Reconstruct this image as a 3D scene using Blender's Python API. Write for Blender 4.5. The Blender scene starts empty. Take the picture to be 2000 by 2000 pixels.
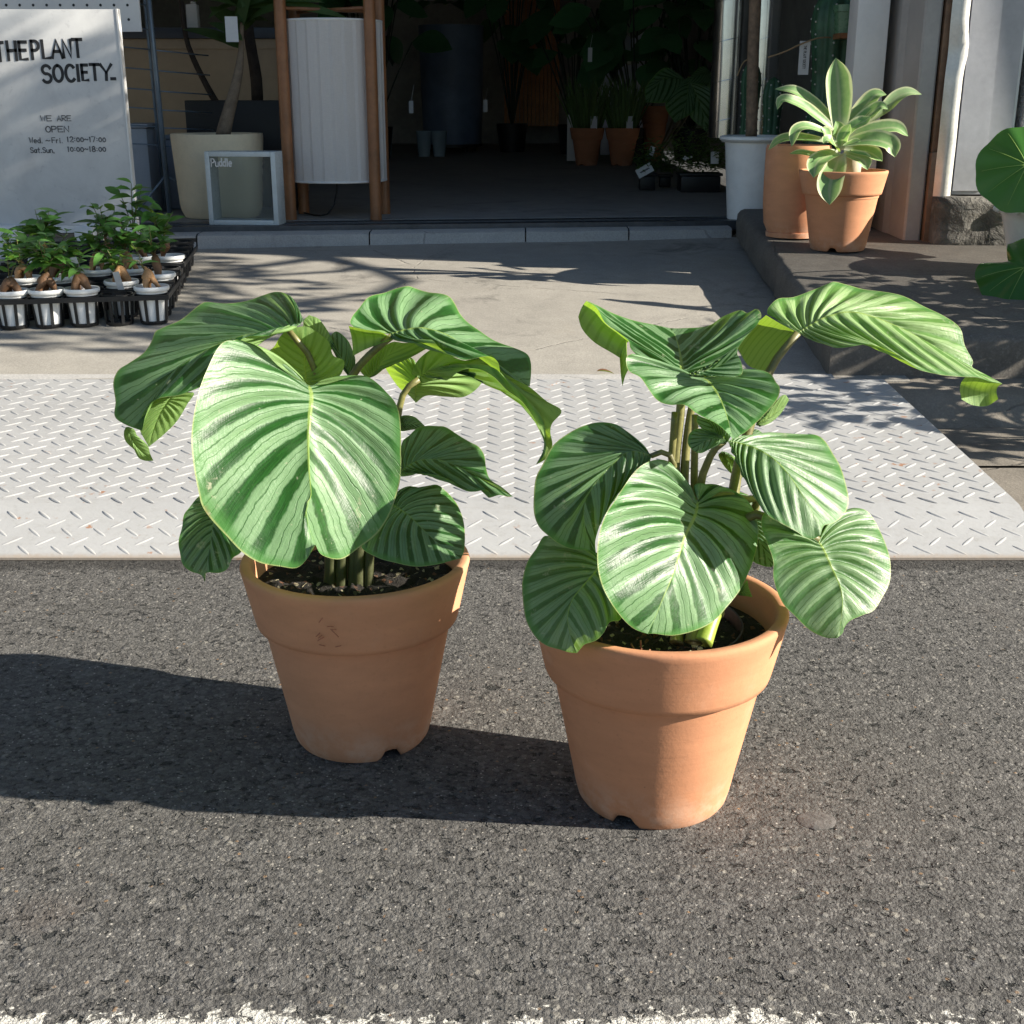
import bpy, bmesh, math, random
import numpy as np
from mathutils import Vector, Matrix, noise as mnoise

random.seed(7)
S = bpy.context.scene
COL = S.collection
R = math.radians

# ---------------------------------------------------------------- camera
CAM_H, PITCH, FPX = 0.8276, R(18.3), 2450.0
cp, sp = math.cos(PITCH), math.sin(PITCH)
cam = bpy.data.cameras.new('camera')
cam.sensor_width = 36.0
cam.lens = 36.0 * FPX / 2000.0
cam.clip_start, cam.clip_end = 0.05, 600
camo = bpy.data.objects.new('camera', cam)
COL.objects.link(camo)
camo.location = (0, 0, CAM_H)
camo.rotation_euler = (math.pi / 2 - PITCH, 0, 0)
S.camera = camo

# ---------------------------------------------------------------- light
SUN_EL, SUN_AZ = R(24.0), R(10.5)          # azimuth: from +X turned towards the camera
TO_SUN = Vector((math.cos(SUN_EL) * math.cos(SUN_AZ), -math.cos(SUN_EL) * math.sin(SUN_AZ), math.sin(SUN_EL)))
W = bpy.data.worlds.new('World')
S.world = W
W.use_nodes = True
wn = W.node_tree.nodes
wl = W.node_tree.links
wn.clear()
sky = wn.new('ShaderNodeTexSky')
sky.sky_type = 'NISHITA'
sky.sun_disc = False
sky.sun_elevation = SUN_EL
sky.ozone_density = 2.0
sky.dust_density = 0.4
sky.sun_rotation = math.atan2(TO_SUN.x, TO_SUN.y)
bg = wn.new('ShaderNodeBackground')
bg.inputs['Strength'].default_value = 0.054
wo = wn.new('ShaderNodeOutputWorld')
wl.new(sky.outputs[0], bg.inputs['Color'])
wl.new(bg.outputs[0], wo.inputs['Surface'])

sl = bpy.data.lights.new('sun', 'SUN')
sl.energy = 5.0
sl.angle = R(0.5)
sl.color = (1.0, 0.93, 0.81)
so = bpy.data.objects.new('sun', sl)
COL.objects.link(so)
so.rotation_euler = (-TO_SUN).to_track_quat('-Z', 'Y').to_euler()
so.location = (6, -1, 5)

S.view_settings.view_transform = 'Standard'
S.view_settings.look = 'None'
S.view_settings.exposure = 1.34
S.view_settings.gamma = 1.0
S.render.engine = 'CYCLES'
S.cycles.max_bounces = 8
S.cycles.transparent_max_bounces = 12

# ---------------------------------------------------------------- photo geometry -> world
def ray(u, v):
    x, y = (u - 1000) / FPX, (1000 - v) / FPX
    return Vector((x, cp + y * sp, -sp + y * cp))
def at(u, v, Y):
    """point seen at photo pixel (u, v) on the upright plane Y metres away"""
    d = ray(u, v)
    return Vector((0, 0, CAM_H)) + d * (Y / d.y)
def on(u, v, z):
    d = ray(u, v)
    return Vector((0, 0, CAM_H)) + d * ((z - CAM_H) / d.z)

# ---------------------------------------------------------------- mesh helpers
class MB:
    def __init__(s):
        s.v, s.f, s.m = [], [], []
    def add(s, vs, fs, mi=0):
        n = len(s.v)
        s.v += [tuple(p) for p in vs]
        s.f += [tuple(i + n for i in f) for f in fs]
        s.m += [mi] * len(fs)
    def box(s, lo, hi, mi=0, rz=0.0, piv=None, bev=0.0):
        x0, y0, z0 = lo
        x1, y1, z1 = hi
        vs = [Vector(p) for p in ((x0, y0, z0), (x1, y0, z0), (x1, y1, z0), (x0, y1, z0),
                                  (x0, y0, z1), (x1, y0, z1), (x1, y1, z1), (x0, y1, z1))]
        fs = [(0, 3, 2, 1), (4, 5, 6, 7), (0, 1, 5, 4), (1, 2, 6, 5), (2, 3, 7, 6), (3, 0, 4, 7)]
        if bev > 0:
            bm = bmesh.new()
            bv = [bm.verts.new(p) for p in vs]
            for f in fs:
                bm.faces.new([bv[i] for i in f])
            bmesh.ops.bevel(bm, geom=list(bm.edges), offset=bev, segments=2, affect='EDGES', profile=0.6)
            bm.verts.index_update()
            vs = [v.co.copy() for v in bm.verts]
            fs = [[v.index for v in f.verts] for f in bm.faces]
            bm.free()
        if rz:
            pv = Vector(piv) if piv else Vector(((x0 + x1) / 2, (y0 + y1) / 2, 0))
            M = Matrix.Rotation(rz, 3, 'Z')
            vs = [M @ (p - pv) + pv for p in vs]
        s.add(vs, fs, mi)
    def lathe(s, prof, c, seg=48, mi=0, cap_lo=True, cap_hi=False, fn=None):
        n = len(prof)
        vs = []
        for j, (r, z) in enumerate(prof):
            for k in range(seg):
                a = 2 * math.pi * k / seg
                p = Vector((c[0] + r * math.cos(a), c[1] + r * math.sin(a), c[2] + z))
                if fn:
                    p = fn(p, j, a)
                vs.append(p)
        fs = []
        for j in range(n - 1):
            for k in range(seg):
                k2 = (k + 1) % seg
                fs.append((j * seg + k, j * seg + k2, (j + 1) * seg + k2, (j + 1) * seg + k))
        if cap_lo:
            fs.append(tuple(reversed(range(seg))))
        if cap_hi:
            fs.append(tuple((n - 1) * seg + k for k in range(seg)))
        s.add(vs, fs, mi)
    def tube(s, pts, rad, seg=8, mi=0, cap=True):
        pts = [Vector(p) for p in pts]
        n = len(pts)
        if not hasattr(rad, '__len__'):
            rad = [rad] * n
        up = None
        vs, fs = [], []
        for i, p in enumerate(pts):
            t = (pts[min(i + 1, n - 1)] - pts[max(i - 1, 0)])
            t = t.normalized() if t.length > 1e-9 else Vector((0, 0, 1))
            if up is None:
                up = t.cross(Vector((0, 0, 1)) if abs(t.z) < .9 else Vector((1, 0, 0))).normalized()
            else:
                up = (up - t * up.dot(t))
                up = up.normalized() if up.length > 1e-6 else t.orthogonal().normalized()
            b = t.cross(up)
            for k in range(seg):
                a = 2 * math.pi * k / seg
                vs.append(p + (up * math.cos(a) + b * math.sin(a)) * rad[i])
        for i in range(n - 1):
            for k in range(seg):
                k2 = (k + 1) % seg
                fs.append((i * seg + k, i * seg + k2, (i + 1) * seg + k2, (i + 1) * seg + k))
        if cap:
            fs.append(tuple(reversed(range(seg))))
            fs.append(tuple((n - 1) * seg + k for k in range(seg)))
        s.add(vs, fs, mi)
    def disk(s, c, r, seg=40, mi=0, rough=0.0, rings=6):
        vs = [Vector(c)]
        fs = []
        for j in range(1, rings + 1):
            for k in range(seg):
                a = 2 * math.pi * k / seg
                rr = r * j / rings
                p = Vector((c[0] + rr * math.cos(a), c[1] + rr * math.sin(a), c[2]))
                if rough and j < rings:
                    p.z += rough * mnoise.noise(p * 60) + rough * .6 * mnoise.noise(p * 170)
                vs.append(p)
        for k in range(seg):
            fs.append((0, 1 + k, 1 + (k + 1) % seg))
        for j in range(rings - 1):
            a0, b0 = 1 + j * seg, 1 + (j + 1) * seg
            for k in range(seg):
                k2 = (k + 1) % seg
                fs.append((a0 + k, b0 + k, b0 + k2, a0 + k2))
        s.add(vs, fs, mi)
    def leaf(s, base, d, nrm, L, w, droop=0.3, fold=0.15, mi=0, seg=5, shape=0.45):
        d = Vector(d).normalized()
        nrm = Vector(nrm)
        nrm = (nrm - d * nrm.dot(d))
        nrm = nrm.normalized() if nrm.length > 1e-6 else d.orthogonal().normalized()
        sd = d.cross(nrm)
        vs, fs = [], []
        for i in range(seg + 1):
            t = i / seg
            c = Vector(base) + d * (L * t) - nrm * (droop * L * t * t)
            ww = w * (math.sin(math.pi * min(1, t ** (0.35 / shape * .8 + .25))) ** .8 if 0 < t < 1 else 0.02)
            vs += [c - sd * ww + nrm * (fold * ww), c, c + sd * ww + nrm * (fold * ww)]
        for i in range(seg):
            a = i * 3
            fs += [(a, a + 1, a + 4, a + 3), (a + 1, a + 2, a + 5, a + 4)]
        s.add(vs, fs, mi)

def catmull(pts, n):
    """n points evenly spaced by arc length along a smooth curve through pts (numpy arrays)"""
    P = np.array([list(p) for p in pts], float)
    if len(P) == 2:
        t = np.linspace(0, 1, n)[:, None]
        return P[0] * (1 - t) + P[1] * t
    Q = np.vstack([2 * P[0] - P[1], P, 2 * P[-1] - P[-2]])
    out = []
    for i in range(1, len(Q) - 2):
        p0, p1, p2, p3 = Q[i - 1], Q[i], Q[i + 1], Q[i + 2]
        t = np.linspace(0, 1, 14, endpoint=False)[:, None]
        out.append(.5 * (2 * p1 + (p2 - p0) * t + (2 * p0 - 5 * p1 + 4 * p2 - p3) * t ** 2 + (3 * p1 - p0 - 3 * p2 + p3) * t ** 3))
    C = np.vstack(out + [P[-1:]])
    sg = np.r_[0, np.cumsum(np.linalg.norm(np.diff(C, axis=0), axis=1))]
    u = np.linspace(0, sg[-1], n)
    return np.stack([np.interp(u, sg, C[:, k]) for k in range(C.shape[1])], 1)

def root_of(o):
    while o.parent:
        o = o.parent
    return o
def obj(name, mb, mat, parent=None, smooth=True, origin=None, attrs=None, angle=None):
    """link a mesh builder (world coordinates) as ONE mesh object; parts are stored about their thing's base"""
    og = Vector(root_of(parent).location) if parent else Vector(origin or (0, 0, 0))
    me = bpy.data.meshes.new(name)
    me.from_pydata([tuple(Vector(p) - og) for p in mb.v], [], mb.f)
    mats = mat if isinstance(mat, (list, tuple)) else [mat]
    for m in mats:
        me.materials.append(m)
    if len(mats) > 1:
        me.polygons.foreach_set('material_index', mb.m)
    if smooth:
        me.polygons.foreach_set('use_smooth', [True] * len(me.polygons))
        if angle is not None:
            me.set_sharp_from_angle(angle=R(angle))
    if attrs:
        for k, vals in attrs.items():
            a = me.attributes.new(k, 'FLOAT', 'POINT')
            a.data.foreach_set('value', list(vals))
    me.update()
    o = bpy.data.objects.new(name, me)
    COL.objects.link(o)
    if parent:
        o.parent = parent
    else:
        o.location = og
    return o
def thing(name, label, cat, loc, group=None):
    o = bpy.data.objects.new(name, None)
    o.empty_display_size = .05
    COL.objects.link(o)
    o.location = loc
    o['label'] = label
    o['category'] = cat
    o['kind'] = 'thing'
    if group:
        o['group'] = group
    return o
def tag(o, label, cat, group=None):
    o['label'] = label
    o['category'] = cat
    o['kind'] = 'thing'
    if group:
        o['group'] = group
    return o
def struct(name, mb, mat, smooth=False, angle=None, **k):
    o = obj(name, mb, mat, smooth=smooth, angle=angle, **k)
    o['kind'] = 'structure'
    return o

# ---------------------------------------------------------------- materials
def mat_new(name):
    m = bpy.data.materials.new(name)
    m.use_nodes = True
    nt = m.node_tree
    b = nt.nodes['Principled BSDF']
    return m, nt, b
class G:
    """tiny node graph writer"""
    def __init__(s, nt):
        s.nt = nt
    def n(s, t, **k):
        x = s.nt.nodes.new('ShaderNode' + t)
        for a, v in k.items():
            setattr(x, a, v)
        return x
    def l(s, a, b):
        s.nt.links.new(a, b)
    def set(s, sock, v):
        if isinstance(v, bpy.types.NodeSocket):
            s.l(v, sock)
        elif v is not None:
            sock.default_value = v
    def pos(s):
        return s.n('TexCoord').outputs['Object']
    def world(s):
        return s.n('NewGeometry').outputs['Position']
    def mapping(s, vec, scale=(1, 1, 1), rot=(0, 0, 0)):
        m = s.n('Mapping')
        s.l(vec, m.inputs['Vector'])
        m.inputs['Scale'].default_value = scale
        m.inputs['Rotation'].default_value = rot
        return m.outputs[0]
    def noise(s, vec, scale, detail=3, rough=.55, dist=0, col=False):
        x = s.n('TexNoise')
        s.l(vec, x.inputs['Vector'])
        x.inputs['Scale'].default_value = scale
        x.inputs['Detail'].default_value = detail
        x.inputs['Roughness'].default_value = rough
        x.inputs['Distortion'].default_value = dist
        return x.outputs['Color' if col else 'Fac']
    def voro(s, vec, scale, feature='F1', out='Distance', rnd=1):
        x = s.n('TexVoronoi', feature=feature)
        s.l(vec, x.inputs['Vector'])
        x.inputs['Scale'].default_value = scale
        x.inputs['Randomness'].default_value = rnd
        return x.outputs[out]
    def math(s, op, a, b=None, c=None, clamp=False):
        x = s.n('Math', operation=op, use_clamp=clamp)
        s.set(x.inputs[0], a)
        s.set(x.inputs[1], b)
        if c is not None:
            s.set(x.inputs[2], c)
        return x.outputs[0]
    def step(s, v, lo, hi, a=0.0, b=1.0):
        x = s.n('MapRange', interpolation_type='SMOOTHSTEP')
        s.set(x.inputs['Value'], v)
        x.inputs['From Min'].default_value = lo
        x.inputs['From Max'].default_value = hi
        x.inputs['To Min'].default_value = a
        x.inputs['To Max'].default_value = b
        return x.outputs[0]
    def mix(s, f, a, b, mode='MIX'):
        x = s.n('Mix', data_type='RGBA', blend_type=mode)
        s.set(x.inputs[0], f)
        for i, v in ((6, a), (7, b)):
            if isinstance(v, (tuple, list)):
                v = (*v[:3], 1)
            s.set(x.inputs[i], v)
        return x.outputs[2]
    def ramp(s, f, stops):
        x = s.n('ValToRGB')
        s.l(f, x.inputs[0])
        e = x.color_ramp.elements
        while len(e) > 1:
            e.remove(e[-1])
        e[0].position, e[0].color = stops[0][0], (*stops[0][1], 1)
        for p, c in stops[1:]:
            k = e.new(p)
            k.color = (*c, 1)
        return x.outputs[0]
    def sep(s, vec):
        x = s.n('SeparateXYZ')
        s.l(vec, x.inputs[0])
        return x.outputs
    def attr(s, name):
        return s.n('Attribute', attribute_name=name).outputs['Fac']
    def bump(s, h, strength=.5, dist=.002, nrm=None):
        x = s.n('Bump')
        s.l(h, x.inputs['Height'])
        x.inputs['Strength'].default_value = strength
        x.inputs['Distance'].default_value = dist
        if nrm:
            s.l(nrm, x.inputs['Normal'])
        return x.outputs[0]
def on_slope(u, v, a, b):
    """point seen at (u, v) on the sloping ground z = a + b * y"""
    d = ray(u, v)
    return Vector((0, 0, CAM_H)) + d * ((a - CAM_H) / (d.z - b * d.y))
def basic(name, col, rough=.6, metal=0.0, var=.25, scale=8, bump=0.0, bscale=60, bdist=.002, spec=.5, tint=None):
    """plain material with a little soiling and grain so that nothing is perfectly even"""
    m, nt, b = mat_new(name)
    g = G(nt)
    p = g.pos()
    f = g.noise(p, scale, 5, .6)
    f2 = g.noise(p, scale * 9, 3, .6)
    fac = g.math('ADD', g.math('MULTIPLY', f, .7), g.math('MULTIPLY', f2, .3))
    lo = tuple(c * (1 - var) for c in col)
    hi = tuple(min(1, c * (1 + var)) for c in (tint or col))
    g.l(g.ramp(fac, [(.32, lo), (.68, hi)]), b.inputs['Base Color'])
    g.l(g.step(f2, .3, .7, max(0, rough - .08), min(1, rough + .08)), b.inputs['Roughness'])
    b.inputs['Metallic'].default_value = metal
    b.inputs['Specular IOR Level'].default_value = spec
    if bump:
        g.l(g.bump(g.noise(p, bscale, 4, .6), bump, bdist), b.inputs['Normal'])
    return m

def asphalt_nodes(g):
    p = g.mapping(g.world(), (1, 1, 0))
    jit = g.noise(p, 240, 2, .5, col=True)
    pj = g.n('VectorMath', operation='MULTIPLY_ADD')
    g.l(jit, pj.inputs[0])
    pj.inputs[1].default_value = (.0022, .0022, .0022)
    g.l(p, pj.inputs[2])
    pj = pj.outputs[0]
    cell = g.voro(pj, 170, 'F1', 'Color')
    dist = g.voro(pj, 170, 'F1', 'Distance')
    cr = g.sep(cell)
    big = g.noise(p, 1.6, 4, .55)
    mid = g.noise(p, 14, 4, .6)
    fine = g.noise(p, 420, 4, .7)
    pit = g.noise(p, 74, 3, .65, .4)
    pit = g.math('ADD', g.math('MULTIPLY', pit, .75), g.math('MULTIPLY', mid, .25))
    base = g.ramp(cr[0], [(0, (.06, .058, .056)), (.45, (.099, .095, .09)), (.8, (.14, .134, .126)), (1, (.2, .192, .18))])
    base = g.mix(g.step(fine, .3, .7), g.mix(.5, base, (.03, .029, .028)), base)
    base = g.mix(g.step(big, .3, .72, 0, .4), base, g.mix(.5, base, (.17, .157, .142)))
    # single stones showing in the worn binder
    st_c = g.sep(g.voro(pj, 88, 'F1', 'Color'))
    st_d = g.voro(pj, 88, 'F1', 'Distance')
    stn = g.math('MULTIPLY', g.step(st_c[1], .86, .9), g.step(st_d, .5, .38))
    base = g.mix(g.math('MULTIPLY', stn, .55), base, g.ramp(st_c[0], [(0, (.1, .1, .105)), (.5, (.2, .19, .17)), (1, (.3, .28, .24))]))
    sm = g.sep(g.voro(pj, 300, 'F1', 'Color'))
    fl = g.math('MULTIPLY', g.step(sm[1], .94, .97), g.step(g.voro(pj, 300, 'F1', 'Distance'), .5, .25))
    base = g.mix(g.math('MULTIPLY', fl, .85), base, (.48, .45, .4))
    warm = g.math('MULTIPLY', g.step(cr[2], .99, .997), g.step(dist, .5, .3))
    base = g.mix(g.math('MULTIPLY', warm, .6), base, (.36, .2, .08))
    pit2 = g.noise(g.mapping(p, (1, 1.6, 1), (0, 0, .5)), 40, 3, .6, .3)
    pit3 = g.noise(p, 21, 4, .7, .4)
    pm = g.math('MAXIMUM', g.math('MAXIMUM', g.step(pit, .43, .37), g.step(pit2, .37, .32)), g.step(pit3, .335, .3))
    base = g.mix(g.math('MULTIPLY', pm, .95), base, (.007, .0098, .01))
    gap = g.math('MULTIPLY', g.step(dist, .45, .66), g.step(g.noise(p, 38, 3, .6), .42, .62))
    base = g.mix(g.math('MULTIPLY', gap, .6), base, (.02, .0195, .019))
    base = g.mix(g.step(g.noise(p, 620, 3, .7), .42, .66, 0, .55), base, g.mix(.45, base, (.3, .285, .26)))
    h = g.math('ADD', g.math('MULTIPLY', g.math('SUBTRACT', .7, dist), .3), g.math('MULTIPLY', cr[2], .3))
    h = g.math('ADD', h, g.math('MULTIPLY', g.math('MULTIPLY', g.math('SUBTRACT', .6, st_d), stn), .8))
    h = g.math('ADD', h, g.math('MULTIPLY', g.noise(p, 52, 4, .65), .9))
    h = g.math('ADD', h, g.math('MULTIPLY', g.noise(p, 330, 3, .7), .5))
    h = g.math('SUBTRACT', h, g.math('MULTIPLY', pm, 1.0))
    return base, h, p
def m_asphalt():
    m, nt, b = mat_new('asphalt')
    g = G(nt)
    base, h, p = asphalt_nodes(g)
    xyz = g.sep(p)
    # darker strip where the ramp meets the road
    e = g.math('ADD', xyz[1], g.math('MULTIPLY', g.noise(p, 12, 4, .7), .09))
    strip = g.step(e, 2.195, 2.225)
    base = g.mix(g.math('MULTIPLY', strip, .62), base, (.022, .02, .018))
    rust = g.math('MULTIPLY', g.step(g.noise(p, 3.2, 3, .5), .62, .75), .1)
    base = g.mix(rust, base, (.19, .09, .04))
    g.l(base, b.inputs['Base Color'])
    b.inputs['Roughness'].default_value = .82
    b.inputs['Specular IOR Level'].default_value = .35
    g.l(g.bump(h, 1.0, .006), b.inputs['Normal'])
    return m
def m_linepaint():
    m, nt, b = mat_new('worn_paint')
    g = G(nt)
    base, h, p = asphalt_nodes(g)
    xyz = g.sep(p)
    w = g.math('ADD', g.math('MULTIPLY', g.noise(p, 70, 5, .72, .6), .62), g.math('MULTIPLY', g.noise(p, 9, 4, .6), .38))
    edge = g.step(xyz[1], LINE_Y - .06, LINE_Y + .004, .05, -.13)
    keep = g.step(g.math('ADD', w, edge), .475, .505)
    colr = g.ramp(g.noise(p, 300, 3, .6), [(.3, (.5, .48, .43)), (.7, (.68, .66, .6))])
    g.l(g.mix(keep, base, colr), b.inputs['Base Color'])
    b.inputs['Roughness'].default_value = .82
    g.l(g.bump(g.math('ADD', h, g.math('MULTIPLY', keep, .45)), 1.0, .006), b.inputs['Normal'])
    b.inputs['Specular IOR Level'].default_value = .35
    return m
LINE_Y = 1.004

def m_concrete(name, a, c, dark=(.05, .048, .045), stain=.5, grit=1.0, warm=(.3, .26, .2), rough_h=.003):
    m, nt, b = mat_new(name)
    g = G(nt)
    p = g.world()
    big = g.noise(p, 1.7, 6, .62)
    mid = g.noise(p, 11, 5, .65)
    fine = g.noise(p, 160, 4, .7)
    cell = g.sep(g.voro(p, 190, 'F1', 'Color'))[0]
    base = g.ramp(g.math('ADD', g.math('MULTIPLY', big, .55), g.math('MULTIPLY', mid, .45)), [(.3, a), (.7, c)])
    base = g.mix(g.step(fine, .35, .65, 0, .45 * grit), base, g.mix(.5, base, dark))
    base = g.mix(g.math('MULTIPLY', g.step(cell, .85, .97), .22 * grit), base, g.mix(.4, base, (.5, .47, .42)))
    st = g.math('MULTIPLY', g.step(g.noise(p, 2.6, 5, .7, .7), .54, .74), stain)
    base = g.mix(st, base, dark)
    base = g.mix(g.math('MULTIPLY', g.step(g.noise(p, 4.2, 4, .6), .58, .8), .3), base, warm)
    crk = g.step(g.voro(g.mapping(g.mix(.06, p, g.noise(p, 5, 4, .6, col=True)), (1, 1, .2)), .9, 'DISTANCE_TO_EDGE'), .003, .0006)
    crk = g.math('MULTIPLY', crk, g.step(mid, .44, .55))
    base = g.mix(g.math('MULTIPLY', crk, .3), base, (.03, .027, .024))
    g.l(base, b.inputs['Base Color'])
    b.inputs['Roughness'].default_value = .88
    b.inputs['Specular IOR Level'].default_value = .25
    hh = g.math('ADD', g.math('ADD', g.math('MULTIPLY', fine, .6), g.math('MULTIPLY', mid, .5)), g.math('MULTIPLY', crk, -1.2))
    g.l(g.bump(hh, .6, rough_h), b.inputs['Normal'])
    return m
def m_plate():
    m, nt, b = mat_new('painted_checker_steel')
    g = G(nt)
    p = g.world()
    big = g.noise(p, 3, 5, .6)
    fine = g.noise(p, 60, 5, .7)
    base = g.ramp(big, [(.3, (.365, .365, .362)), (.7, (.425, .425, .422))])
    base = g.mix(g.step(fine, .5, .75, 0, .4), base, (.27, .255, .235))
    base = g.mix(g.math('MULTIPLY', g.step(g.noise(g.mapping(p, (1, 5, 1)), 6, 5, .7), .5, .75), .22), base, (.26, .24, .215))
    rs = g.math('MULTIPLY', g.step(g.noise(p, 30, 4, .6), .64, .72), g.step(g.noise(p, 5, 3, .6), .42, .58))
    base = g.mix(g.math('MULTIPLY', rs, .8), base, (.33, .13, .04))
    xyz = g.sep(p)
    ed = g.math('ADD', xyz[1], g.math('MULTIPLY', fine, .03))
    edm = g.math('MULTIPLY', g.step(ed, 2.245, 2.225), .55)
    base = g.mix(edm, base, (.3, .21, .13))
    g.l(base, b.inputs['Base Color'])
    b.inputs['Roughness'].default_value = .5
    b.inputs['Specular IOR Level'].default_value = .4
    g.l(g.bump(g.noise(p, 90, 4, .6), .25, .0015), b.inputs['Normal'])
    return m
def m_terracotta(name, col=(.525, .245, .133), bloom=.38):
    m, nt, b = mat_new(name)
    g = G(nt)
    p = g.pos()
    z = g.sep(p)[2]
    f = g.noise(g.mapping(p, (1, 1, 3)), 9, 5, .6)
    fine = g.noise(p, 130, 4, .65)
    base = g.ramp(f, [(.3, tuple(c * .9 for c in col)), (.7, tuple(c * 1.08 for c in col))])
    base = g.mix(g.step(fine, .55, .72, 0, .25), base, tuple(c * .72 for c in col))
    # pale lime bloom low down and on the rim lip
    lo = g.math('MULTIPLY', g.step(z, .075, .0), g.step(g.noise(p, 26, 5, .7), .42, .62))
    base = g.mix(g.math('MULTIPLY', lo, bloom), base, (.62, .43, .32))
    ln = g.step(g.noise(g.mapping(p, (1, 1, 14), (0, 0, .4)), 60, 3, .6), .7, .74)
    base = g.mix(g.math('MULTIPLY', ln, .3), base, (.63, .38, .24))
    bl = g.math('MULTIPLY', g.step(g.noise(p, 5.5, 6, .72, .5), .5, .7), .3)
    base = g.mix(bl, base, (.62, .40, .28))
    dk_ = g.math('MULTIPLY', g.step(g.noise(g.mapping(p, (1, 1, 2)), 13, 5, .7), .6, .75), .35)
    base = g.mix(dk_, base, tuple(c * .66 for c in col))
    sp_ = g.step(g.noise(p, 210, 3, .6), .71, .76)
    base = g.mix(g.math('MULTIPLY', sp_, .5), base, (.2, .1, .06))
    g.l(base, b.inputs['Base Color'])
    b.inputs['Roughness'].default_value = .88
    b.inputs['Specular IOR Level'].default_value = .25
    g.l(g.bump(g.math('ADD', fine, g.math('MULTIPLY', g.noise(g.mapping(p, (.4, .4, 40)), 8, 2, .5), .5)), .25, .0012), b.inputs['Normal'])
    return m
def leafy(nt, col, back, nrm=None, trans=.35, tcol=(.50, .78, .04), rough=.38, spec=.5):
    """leaf surface: lit face, paler back, light coming through"""
    g = G(nt)
    b = nt.nodes['Principled BSDF']
    out = nt.nodes['Material Output']
    geo = g.n('NewGeometry')
    bf = geo.outputs['Backfacing']
    cc = g.mix(bf, col, back)
    g.set(b.inputs['Base Color'], cc)
    g.set(b.inputs['Roughness'], g.math('ADD', g.math('MULTIPLY', bf, .2), rough))
    b.inputs['Specular IOR Level'].default_value = spec
    t = g.n('BsdfTranslucent')
    g.set(t.inputs['Color'], g.mix(g.math('ADD', g.math('MULTIPLY', bf, .5), .28), cc, tcol))
    if nrm:
        g.l(nrm, b.inputs['Normal'])
        g.l(nrm, t.inputs['Normal'])
    mx = g.n('MixShader')
    mx.inputs[0].default_value = trans
    g.l(b.outputs[0], mx.inputs[1])
    g.l(t.outputs[0], mx.inputs[2])
    g.l(mx.outputs[0], out.inputs['Surface'])
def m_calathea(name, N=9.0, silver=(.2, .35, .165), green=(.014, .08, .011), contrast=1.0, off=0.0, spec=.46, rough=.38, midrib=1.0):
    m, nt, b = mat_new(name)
    g = G(nt)
    p = g.pos()
    ph = g.attr('phase')
    q = g.attr('across')
    aq = g.math('ABSOLUTE', q)
    sd = g.step(q, -.001, .001)
    wob = g.math('MULTIPLY', g.math('SUBTRACT', g.noise(p, 15, 4, .6), .5), .55)
    x = g.math('ADD', g.math('ADD', g.math('MULTIPLY', ph, N), wob), g.math('MULTIPLY', sd, .37))
    x = g.math('ADD', x, off)
    f = g.math('FRACT', x)
    cellid = g.math('FLOOR', x)
    wn_ = g.n('TexWhiteNoise', noise_dimensions='1D')
    g.l(cellid, wn_.inputs['W'])
    rv = wn_.outputs['Value']
    wd = g.math('ADD', .155, g.math('MULTIPLY', rv, .12))
    wd = g.math('ADD', wd, g.math('MULTIPLY', g.math('SUBTRACT', g.noise(p, 34, 4, .65), .5), .16))
    ctr = g.math('ABSOLUTE', g.math('SUBTRACT', f, .5))          # 0 mid band, .5 at the vein
    dk = g.n('MapRange', interpolation_type='SMOOTHSTEP')
    g.l(ctr, dk.inputs[0])
    g.l(g.math('SUBTRACT', .5, wd), dk.inputs[1])
    g.l(g.math('ADD', g.math('SUBTRACT', .5, wd), .07), dk.inputs[2])
    dark = dk.outputs[0]
    l1 = g.step(g.math('ABSOLUTE', g.math('SUBTRACT', f, .4)), .022, .008)
    l2 = g.step(g.math('ABSOLUTE', g.math('SUBTRACT', f, .62)), .018, .006)
    lines = g.math('MAXIMUM', g.math('MULTIPLY', l1, .75), g.math('MULTIPLY', l2, .5))
    cx = g.n('CombineXYZ')
    g.l(g.math('MULTIPLY', ph, 160), cx.inputs[0])
    g.l(g.math('MULTIPLY', q, 5), cx.inputs[1])
    fib = g.noise(cx.outputs[0], 1, 3, .6)
    sv = g.mix(g.step(fib, .3, .7), tuple(c * .8 for c in silver), silver)
    sv = g.mix(g.step(g.noise(p, 26, 4, .6), .4, .75, 0, .35), sv, g.mix(.5, sv, green))
    gr = g.mix(g.step(fib, .35, .7), tuple(c * .75 for c in green), tuple(c * 1.35 for c in green))
    colr = g.mix(g.math('MULTIPLY', dark, contrast), sv, gr)
    colr = g.mix(lines, colr, tuple(c * 1.1 for c in green))
    rim = g.step(g.math('ADD', aq, g.math('MULTIPLY', g.noise(p, 30, 3, .6), .1)), .93, 1.03)
    colr = g.mix(g.math('MULTIPLY', rim, .8), colr, (.07, .22, .045))
    rim2 = g.step(aq, .985, .995)
    colr = g.mix(g.math('MULTIPLY', rim2, .6), colr, (.4, .42, .16))
    mr = g.step(aq, .028, .012)
    colr = g.mix(g.math('MULTIPLY', mr, midrib), colr, (.26, .38, .09))
    # dry scuffs
    sc = g.math('MULTIPLY', g.step(g.noise(p, 55, 5, .7), .57, .68), g.step(g.noise(p, 9, 2, .5), .5, .62))
    colr = g.mix(g.math('MULTIPLY', sc, g.math('ADD', .25, g.math('MULTIPLY', aq, .4))), colr, (.5, .48, .33))
    br = g.math('MULTIPLY', g.step(g.math('ADD', aq, g.math('MULTIPLY', g.math('SUBTRACT', g.noise(p, 22, 4, .6), .5), .5)), 1.04, 1.12), .8)
    colr = g.mix(br, colr, (.2, .11, .045))
    dot = g.math('MULTIPLY', g.step(g.noise(p, 140, 2, .5), .72, .76), .45)
    colr = g.mix(dot, colr, (.42, .42, .28))
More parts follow.
